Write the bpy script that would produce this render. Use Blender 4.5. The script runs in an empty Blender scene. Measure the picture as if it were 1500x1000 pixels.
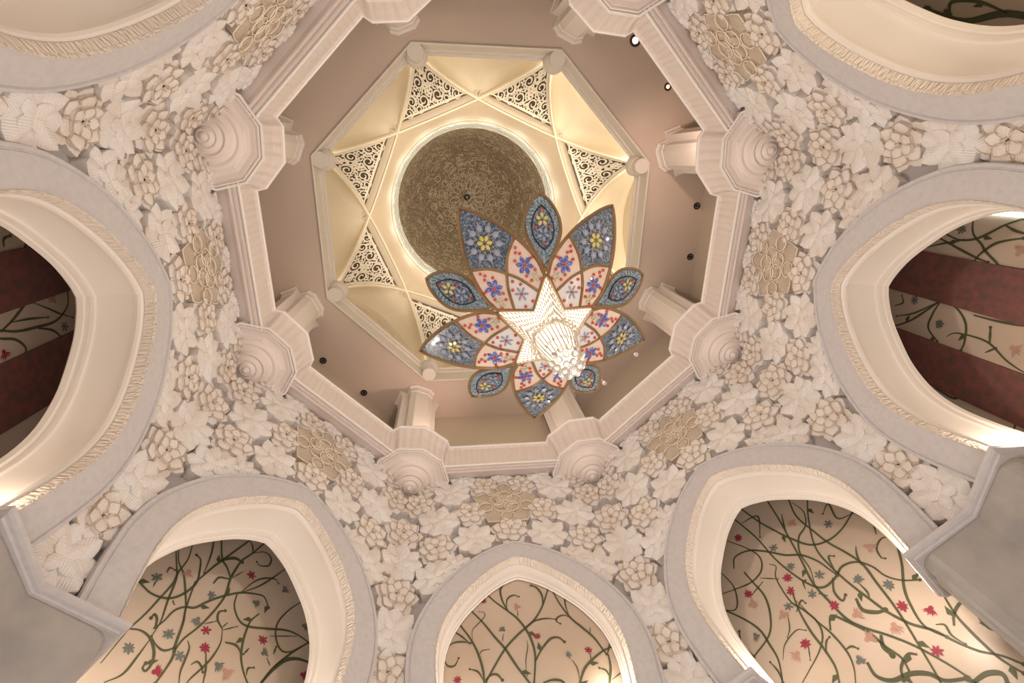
import bpy, math, random
from mathutils import Vector, Matrix
PI = math.pi
random.seed(7)
S = bpy.context.scene
COL = S.collection

# ------------------------------------------------------------------ camera
R3 = ((0.97512974, -0.18176006, -0.12682769),
      (0.12920921, 0.93114067, -0.34100152),
      (0.18007488, 0.31613342, 0.93146804))
CAM = (-2.53572932, -2.85533407, 0.0)
cd = bpy.data.cameras.new('camera'); cam = bpy.data.objects.new('camera', cd); COL.objects.link(cam)
cd.sensor_width = 36.0; cd.lens = 718.189 / 1500 * 36; cd.clip_end = 300; cd.clip_start = .05
M = Matrix.Identity(4)
for r in range(3):
    M[r][0] = R3[0][r]; M[r][1] = -R3[1][r]; M[r][2] = -R3[2][r]; M[r][3] = CAM[r]
cam.matrix_world = M
S.camera = cam
# ------------------------------------------------------------------ world and exposure
S.view_settings.view_transform = 'Standard'; S.view_settings.look = 'None'
S.view_settings.gamma = 1.0; S.view_settings.exposure = 0.0; S.view_settings.use_curve_mapping = False
W = bpy.data.worlds.new('world'); S.world = W; W.use_nodes = True
bg = W.node_tree.nodes['Background']; bg.inputs[0].default_value = (1.0, .93, .86, 1); bg.inputs[1].default_value = .35
S.cycles.max_bounces = 6; S.cycles.diffuse_bounces = 4; S.cycles.transparent_max_bounces = 8
S.cycles.use_denoising = True; S.cycles.sample_clamp_indirect = 3.0

PHI = 3.3686470853899793
def ang(i): return PHI - i * PI / 4
def nt(i):
    a = ang(i); return Vector((math.cos(a), math.sin(a), 0)), Vector((-math.sin(a), math.cos(a), 0))
def wp(i, a, u, z):
    n, t = nt(i); return n * a + t * u + Vector((0, 0, z))
def unit(v): return v.normalized()

def lamp(name, kind, loc, power, color=(1, .85, .7), target=None, size=.3, size_y=None, spot=60, blend=.6):
    l = bpy.data.lights.new(name, kind); l.energy = power; l.color = color
    if kind == 'AREA':
        l.size = size
        if size_y: l.shape = 'RECTANGLE'; l.size_y = size_y
    else: l.shadow_soft_size = size
    if kind == 'SPOT': l.spot_size = math.radians(spot); l.spot_blend = blend
    o = bpy.data.objects.new(name, l); COL.objects.link(o); o.location = loc
    if target is not None:
        d = Vector(target) - Vector(loc); o.rotation_euler = d.to_track_quat('-Z', 'Y').to_euler()
    return o
WARM = (1.0, .80, .58); SOFT = (1.0, .925, .90)
# added area lights near the floor: soft fill from below
FILLP = 120
for k in range(8):
    lamp('floor_fill', 'AREA', wp(k, 6.2, 0, -1.2), FILLP, SOFT, target=wp(k, 3.8, 0, 14), size=2.2)
# chandelier light, with added fill lamps
lamp('chandelier_light', 'POINT', (0, 0, 8.75), 60, (1.0, .86, .68), size=.45)
lamp('chandelier_light_upper', 'POINT', (0, 0, 13.2), 1090, (1.0, .88, .79), size=.5)
lamp('petal_fill_light', 'POINT', (0, 0, 6.6), 40, (1.0, .88, .78), size=.3)  # extra point below the balls, added to light the petal undersides
lamp('dome_fill_spot', 'SPOT', (.3, 0, 12.3), 10000, (1.0, .86, .66), target=(0, 0, 40), size=.4, spot=48, blend=.5)  # added spot that brightens the dome and vault
for f in range(8):  # added area lights that brighten the gallery ceiling
    lamp('gallery_fill', 'AREA', wp(f + .5, 9.6, 0, 19.1), 12, (1.0, .84, .76), size=5, size_y=.3).rotation_euler = (PI, 0, ang(f + .5) + PI / 2)
# ledge uplights washing the arch soffits, two per arch
SOFP = {0: (150, 60), 1: (110, 150), 2: (130, 130), 3: (150, 120), 4: (90, 150), 5: (100, 100), 6: (100, 100), 7: (120, 60)}
for f in range(8):
    i = f + .5; back = 9.75 if f == 2 else 10.3
    for j, sg in enumerate((-1, 1)):
        for q in (-.3, .3):
            lamp('soffit_uplight', 'POINT', wp(i, back + q * (1 if f != 2 else .4), sg * 2.14, 7.80), SOFP[f][j] * (.78 if f in (1, 2, 3) else .55), (1.0, .875, .74) if f in (1, 2, 3) else (1.0, .82, .64), size=.06)
for u_, z_, p_ in ((-1.95, 8.9, 16), (1.75, 8.7, 14), (-.2, 8.0, 8)):
    lamp('niche_spot', 'POINT', wp(2.5, 9.72, u_, z_), p_, (1.0, .9, .76), size=.08)
lamp('walk_fill', 'AREA', wp(5.5, 11.3, 2, 3), 260, (1.0, .84, .56), target=wp(5.5, 13, 2.5, 12.5), size=1.5)  # added light for the otherwise dim wall beyond the upper right arch
# vault ledge uplights
for f in range(8):
    pw = (26, 22, 20, 30, 120, 120, 50, 34)[f]
    for sg in (-1, 1):
        lamp('vault_uplight', 'AREA', wp(f + .5, 8.45, sg * 2.7, 26.6), pw, (1.0, .88, .66), target=wp(f + .5, 8.5, sg * 1.6, 31), size=.9, size_y=.25)
for k in range(16):
    a = 2 * PI * k / 16
    lamp('ring_uplight', 'POINT', (5.3 * math.cos(a), 5.3 * math.sin(a), 36.0), 16, (.92, 1.0, .95), size=.15)
# column spots standing on the cornice ledge
for k, off, pw in ((2, -.9, 130), (5, -.9, 150), (4, 1.2, 30), (3, 1.2, 30), (1, 1., 20)):
    lamp('column_spot', 'SPOT', wp(k, 8.75, off, 19.3), pw * 3.2, (1.0, .66, .52), target=wp(k, 9.5, -off * .2, 25.2), size=.08, spot=75, blend=.9)

# ------------------------------------------------------------------ materials
def mat(name, col, rough=.6, metal=0, bump=None, noise=None, spec=.3, trans=0, emis=None, emis_s=0, coat=0):
    m = bpy.data.materials.new(name); m.use_nodes = True; nt_ = m.node_tree; b = nt_.nodes['Principled BSDF']
    b.inputs['Base Color'].default_value = (*col, 1); b.inputs['Roughness'].default_value = rough
    b.inputs['Metallic'].default_value = metal; b.inputs['Specular IOR Level'].default_value = spec
    b.inputs['Transmission Weight'].default_value = trans
    if coat: b.inputs['Coat Weight'].default_value = coat
    if emis: b.inputs['Emission Color'].default_value = (*emis, 1); b.inputs['Emission Strength'].default_value = emis_s
    L = nt_.links.new; N = nt_.nodes.new
    tc = N('ShaderNodeTexCoord')
    if noise:   # (scale, second colour, low, high)
        sc, c2, lo, hi = noise
        n = N('ShaderNodeTexNoise'); n.inputs['Scale'].default_value = sc; n.inputs['Detail'].default_value = 5
        L(tc.outputs['Object'], n.inputs['Vector'])
        r = N('ShaderNodeValToRGB'); r.color_ramp.elements[0].position = lo; r.color_ramp.elements[1].position = hi
        r.color_ramp.elements[0].color = (*col, 1); r.color_ramp.elements[1].color = (*c2, 1)
        L(n.outputs['Fac'], r.inputs['Fac']); L(r.outputs['Color'], b.inputs['Base Color'])
    if bump:    # (kind, scale, strength)
        kd, sc, st = bump
        if kd == 'noise': n = N('ShaderNodeTexNoise'); out = 'Fac'; src = 'Object'
        elif kd == 'voronoi': n = N('ShaderNodeTexVoronoi'); out = 'Distance'; src = 'Object'
        elif kd == 'uvwave': n = N('ShaderNodeTexWave'); out = 'Fac'; src = 'UV'; n.bands_direction = 'X'
        elif kd == 'uvvor': n = N('ShaderNodeTexVoronoi'); out = 'Distance'; src = 'UV'
        n.inputs['Scale'].default_value = sc
        L(tc.outputs[src], n.inputs['Vector'])
        bp = N('ShaderNodeBump'); bp.inputs['Strength'].default_value = st; bp.inputs['Distance'].default_value = .05
        L(n.outputs[out], bp.inputs['Height']); L(bp.outputs['Normal'], b.inputs['Normal'])
    return m
MT = {
 'wall': mat('grey_plaster', (.44, .41, .40), .8, bump=('noise', 6, .15)),
 'leaf': mat('carved_leaf_stone', (.80, .765, .735), .6, bump=('uvwave', 1.1, .34), noise=(1.1, (.75, .68, .62), .4, .7)),
 'rose': mat('carved_rose_stone', (.79, .74, .70), .6, bump=('uvwave', 1.2, .25), noise=(1.6, (.75, .66, .57), .42, .7)),
 'wire': mat('cream_outline_stone', (.58, .46, .35), .5),
 'tan': mat('tan_stone', (.54, .44, .35), .6, bump=('uvwave', 1.3, .35), noise=(2.2, (.62, .53, .43), .4, .7)),
 'gold': mat('ochre_outline', (.84, .75, .60), .45),
 'band': mat('grey_white_stone', (.57, .54, .535), .55, bump=('noise', 9, .2), noise=(7, (.53, .505, .505), .4, .65)),
 'soffit': mat('soffit_plaster', (.74, .68, .62), .5),
 'frieze': mat('carved_frieze', (.74, .66, .58), .55, bump=('uvvor', 1.0, .8)),
 'cornice': mat('cornice_stone', (.78, .69, .64), .45, bump=('noise', 5, .1)),
 'cornfr': mat('cornice_frieze', (.77, .68, .63), .5, bump=('uvwave', .2, .6)),
 'lip': mat('white_lip', (.86, .82, .78), .35),
 'ceil': mat('pink_beige_plaster', (.59, .485, .41), .8),
 'drum': mat('cream_plaster', (.62, .54, .43), .8),
 'column': mat('column_stone', (.86, .80, .75), .5),
 'frame': mat('frame_moulding', (.74, .69, .62), .5, bump=('noise', 8, .1)),
 'vault': mat('cream_vault_plaster', (.70, .61, .48), .7),
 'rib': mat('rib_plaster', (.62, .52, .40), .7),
 'ribedge': mat('rib_edge', (.84, .76, .62), .6),
 'peach': mat('peach_plaster', (.80, .66, .50), .7),
 'lattice': mat('lattice_plaster', (.80, .74, .64), .6),
 'dark': mat('shade_recess', (.16, .12, .08), .9),
 'pier': mat('pier_marble', (.31, .295, .28), .4, noise=(1.4, (.41, .37, .335), .35, .7)),
 'vine': mat('green_vine_inlay', (.075, .078, .038), .5), 'vred': mat('red_flower_inlay', (.27, .03, .05), .5),
 'vgrey': mat('grey_flower_inlay', (.13, .14, .125), .5), 'vpink': mat('brown_pink_flower_inlay', (.42, .24, .18), .5),
 'vwall': mat('cream_marble_wall', (.54, .43, .34), .35, noise=(.35, (.45, .345, .255), .35, .7)),
 'redpanel': mat('red_brown_marble', (.20, .075, .062), .45, noise=(5, (.12, .065, .055), .35, .65)),
 'bronze': mat('bronze_frame', (.40, .27, .15), .32, metal=.75),
 'ball': mat('clear_crystal', (.97, .94, .90), .06, trans=.75, spec=.8),
 'crystal': mat('crystal_rod', (.80, .70, .60), .12, trans=.35, spec=.8, emis=(1, .86, .66), emis_s=.05),
 'core': mat('lit_crystal_core', (1, .95, .85), .5, emis=(1, .88, .68), emis_s=1.1),
 'red_gem': mat('red_bead', (.62, .10, .05), .12, coat=.6), 'blue_gem': mat('blue_gem', (.10, .14, .55), .15, coat=.8, noise=(14, (.40, .45, .78), .45, .75)),
 'pale_gem': mat('pale_blue_gem', (.38, .44, .60), .12, coat=.8), 'yellow_gem': mat('yellow_gem', (.78, .66, .22), .15, coat=.8),
 'green_gem': mat('pale_green_gem', (.62, .66, .45), .15, coat=.8),
 'blueglass': mat('speckled_blue_glass', (.055, .09, .16), .22, coat=.7, noise=(22, (.38, .46, .52), .42, .74)),
 'tealglass': mat('pale_blue_border_glass', (.10, .17, .22), .22, coat=.7, noise=(26, (.45, .54, .60), .42, .66)),
 'pinkglass': mat('pale_pink_glass', (.85, .68, .57), .25, coat=.7), 'whiteglass': mat('white_glass', (.86, .84, .84), .2, coat=.9),
 'black': mat('black_metal', (.02, .012, .012), .4), 'lampglow': mat('lamp_glow', (1, .9, .8), .5, emis=(1, .75, .6), emis_s=14),
 'lampdim': mat('lamp_dim_glow', (1, .6, .4), .5, emis=(1, .45, .3), emis_s=2.5),
 'tube': mat('tube_glow', (.9, 1, 1), .5, emis=(.85, 1, .97), emis_s=4), 'floor': mat('floor_marble', (.74, .68, .60), .25, noise=(.6, (.6, .52, .45), .45, .6)),
}
def dome_material():
    m = bpy.data.materials.new('carved_dome_plaster'); m.use_nodes = True; t = m.node_tree; b = t.nodes['Principled BSDF']
    L = t.links.new; N = t.nodes.new; b.inputs['Roughness'].default_value = .8
    tc = N('ShaderNodeTexCoord'); nz = N('ShaderNodeTexNoise'); nz.inputs['Scale'].default_value = 1.6; L(tc.outputs['Object'], nz.inputs['Vector'])
    mx = N('ShaderNodeMix'); mx.data_type = 'VECTOR'; mx.inputs[0].default_value = .35; L(tc.outputs['Object'], mx.inputs[4]); L(nz.outputs['Color'], mx.inputs[5])
    v = N('ShaderNodeTexVoronoi'); v.feature = 'DISTANCE_TO_EDGE'; v.inputs['Scale'].default_value = 6.0
    w = N('ShaderNodeTexVoronoi'); w.inputs['Scale'].default_value = 2.0
    L(mx.outputs[1], v.inputs['Vector']); L(mx.outputs[1], w.inputs['Vector'])
    r1 = N('ShaderNodeMapRange'); r1.inputs['From Min'].default_value = .03; r1.inputs['From Max'].default_value = .16; L(v.outputs['Distance'], r1.inputs['Value'])
    mul = N('ShaderNodeMath'); mul.operation = 'MULTIPLY'; L(r1.outputs[0], mul.inputs[0]); L(w.outputs['Distance'], mul.inputs[1])
    cr = N('ShaderNodeValToRGB'); e = cr.color_ramp.elements
    e[0].color = (.62, .53, .40, 1); e[0].position = .08; e[1].color = (.26, .19, .12, 1); e[1].position = .34
    L(mul.outputs[0], cr.inputs['Fac']); L(cr.outputs[0], b.inputs['Base Color'])
    bp = N('ShaderNodeBump'); bp.inputs['Strength'].default_value = .8; bp.inputs['Distance'].default_value = .12; bp.invert = True
    L(mul.outputs[0], bp.inputs['Height']); L(bp.outputs[0], b.inputs['Normal'])
    return m
MT['dome'] = dome_material()
def ring_material():
    m = bpy.data.materials.new('white_scroll_band'); m.use_nodes = True; t = m.node_tree; b = t.nodes['Principled BSDF']
    L = t.links.new; N = t.nodes.new; b.inputs['Roughness'].default_value = .5
    uv = N('ShaderNodeUVMap'); uv.uv_map = 'UVMap'
    w = N('ShaderNodeTexWave'); w.wave_type = 'RINGS'; w.inputs['Scale'].default_value = .5; w.inputs['Distortion'].default_value = 9; w.inputs['Detail'].default_value = 1
    L(uv.outputs[0], w.inputs['Vector'])
    cr = N('ShaderNodeValToRGB'); e = cr.color_ramp.elements
    e[0].color = (.95, .95, .90, 1); e[0].position = .35; e[1].color = (.56, .58, .49, 1); e[1].position = .6
    L(w.outputs['Fac'], cr.inputs['Fac']); L(cr.outputs[0], b.inputs['Base Color'])
    bp = N('ShaderNodeBump'); bp.inputs['Strength'].default_value = .5; bp.inputs['Distance'].default_value = .05; bp.invert = True
    L(w.outputs['Fac'], bp.inputs['Height']); L(bp.outputs[0], b.inputs['Normal'])
    return m
MT['ringband'] = ring_material()

# ------------------------------------------------------------------ mesh helpers
class MB:
    def __init__(s): s.v = []; s.f = []; s.uv = []; s.mi = []; s.mats = []
    def add(s, vs, fs, uvs=None, m=None):
        b = len(s.v); s.v += [tuple(v) for v in vs]
        idx = 0
        if m is not None:
            if m not in s.mats: s.mats.append(m)
            idx = s.mats.index(m)
        for f in fs: s.f.append([b + q for q in f]); s.mi.append(idx)
        s.uv += list(uvs) if uvs else [(0, 0)] * len(vs)
        return s
    def grid(s, P, uv=None, closed=False, m=None):
        nr, nc = len(P), len(P[0]); vs = [p for r in P for p in r]
        uvs = [q for r in uv for q in r] if uv else None; fs = []
        for i in range(nr - 1):
            for j in range(nc if closed else nc - 1):
                j2 = (j + 1) % nc; fs.append((i * nc + j, i * nc + j2, (i + 1) * nc + j2, (i + 1) * nc + j))
        return s.add(vs, fs, uvs, m)
    def box(s, c, d, m=None):
        x, y, z = c; a, b, e = d[0] / 2, d[1] / 2, d[2] / 2
        vs = [(x + i * a, y + j * b, z + k * e) for k in (-1, 1) for j in (-1, 1) for i in (-1, 1)]
        return s.add(vs, [(0, 2, 3, 1), (4, 5, 7, 6), (0, 1, 5, 4), (2, 6, 7, 3), (0, 4, 6, 2), (1, 3, 7, 5)], None, m)
    def lathe(s, prof, c=(0, 0, 0), n=16, a0=0, a1=2 * PI, m=None, us=1., vs_=1.):
        full = abs(a1 - a0 - 2 * PI) < 1e-6; k = n if full else n + 1
        P = [[(c[0] + r * math.cos(a0 + (a1 - a0) * j / n), c[1] + r * math.sin(a0 + (a1 - a0) * j / n), c[2] + z) for j in range(k)] for r, z in prof]
        U = [[(us * j / n, vs_ * i / max(1, len(prof) - 1)) for j in range(k)] for i in range(len(prof))]
        return s.grid(P, U, closed=full, m=m)
    def tube(s, pts, r, n=5, m=None, closed=False):
        pts = [Vector(p) for p in pts]; rr = r if isinstance(r, (list, tuple)) else [r] * len(pts); P = []
        N_ = len(pts)
        for i, p in enumerate(pts):
            d = (pts[(i + 1) % N_] - pts[i - 1]) if closed else (pts[min(i + 1, N_ - 1)] - pts[max(i - 1, 0)])
            if d.length < 1e-9: d = Vector((0, 0, 1))
            d.normalize(); h = Vector((0, 0, 1)) if abs(d.z) < .9 else Vector((1, 0, 0))
            a = d.cross(h).normalized(); b = d.cross(a)
            P.append([p + (a * math.cos(2 * PI * q / n) + b * math.sin(2 * PI * q / n)) * rr[i] for q in range(n)])
        if closed: P.append(P[0])
        else:
            P.insert(0, [pts[0]] * n); P.append([pts[-1]] * n)
        return s.grid(P, None, closed=True, m=m)
    def ball(s, c, r, n=8, m=None, sq=1.0):
        prof = [(max(1e-4, r * math.sin(PI * i / (n // 2 + 2))), -r * sq * math.cos(PI * i / (n // 2 + 2))) for i in range(n // 2 + 3)]
        return s.lathe(prof, c, n, m=m)
    def build(s, name, m=None, parent=None, smooth=False, ang_=None):
        me = bpy.data.meshes.new(name); me.from_pydata([tuple(map(float, v)) for v in s.v], [], s.f)
        for q in (s.mats or [m]): me.materials.append(MT[q] if isinstance(q, str) else q)
        if s.mats: me.polygons.foreach_set('material_index', s.mi)
        ul = me.uv_layers.new(name='UVMap'); data = []
        li = [0] * len(me.loops); me.loops.foreach_get('vertex_index', li)
        for q in li: data += s.uv[q]
        ul.data.foreach_set('uv', data)
        if smooth: me.polygons.foreach_set('use_smooth', [True] * len(me.polygons))
        me.update()
        if smooth and ang_:
            me.set_sharp_from_angle(angle=math.radians(ang_))
        o = bpy.data.objects.new(name, me); COL.objects.link(o)
        if parent: o.parent = parent
        return o
def tag(o, label=None, cat=None, group=None, kind=None):
    if label: o['label'] = label
    if cat: o['category'] = cat
    if group: o['group'] = group
    if kind: o['kind'] = kind
    return o
def empty(name, loc=(0, 0, 0), rz=0):
    o = bpy.data.objects.new(name, None); COL.objects.link(o); o.location = loc; o.rotation_euler = (0, 0, rz); o.empty_display_size = .2
    return o
def kids(o): return [c for c in bpy.data.objects if c.parent == o]
def copy_tree(o, tree, parent=None):
    c = o.copy(); COL.objects.link(c); c.parent = parent
    for ch, sub in tree: copy_tree(ch, sub, c)
    return c
def struct(name, mb, m, smooth=False, **kw):
    o = mb.build(name, m, None, smooth, **kw); o['kind'] = 'structure'; return o
FN = {0: 'left', 1: 'lower left', 2: 'bottom centre', 3: 'lower right', 4: 'right', 5: 'upper right', 6: 'top', 7: 'upper left'}
CN = {0: 'upper left', 1: 'lower left', 2: 'bottom left', 3: 'bottom right', 4: 'lower right', 5: 'upper right', 6: 'top right', 7: 'top left'}
def lerp(a, b, t): return a + (b - a) * t
def smoothpath(pts, n=4):
    """Catmull-Rom through 2-D or 3-D points"""
    P = [Vector(p) for p in pts]; P = [P[0] * 2 - P[1]] + P + [P[-1] * 2 - P[-2]]; out = []
    for i in range(1, len(P) - 2):
        for q in range(n):
            t = q / n; a, b, c, d = P[i - 1:i + 3]
            out.append(.5 * ((2 * b) + (c - a) * t + (2 * a - 5 * b + 4 * c - d) * t * t + (3 * b - a - 3 * c + d) * t ** 3))
    out.append(P[-2]); return out
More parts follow.
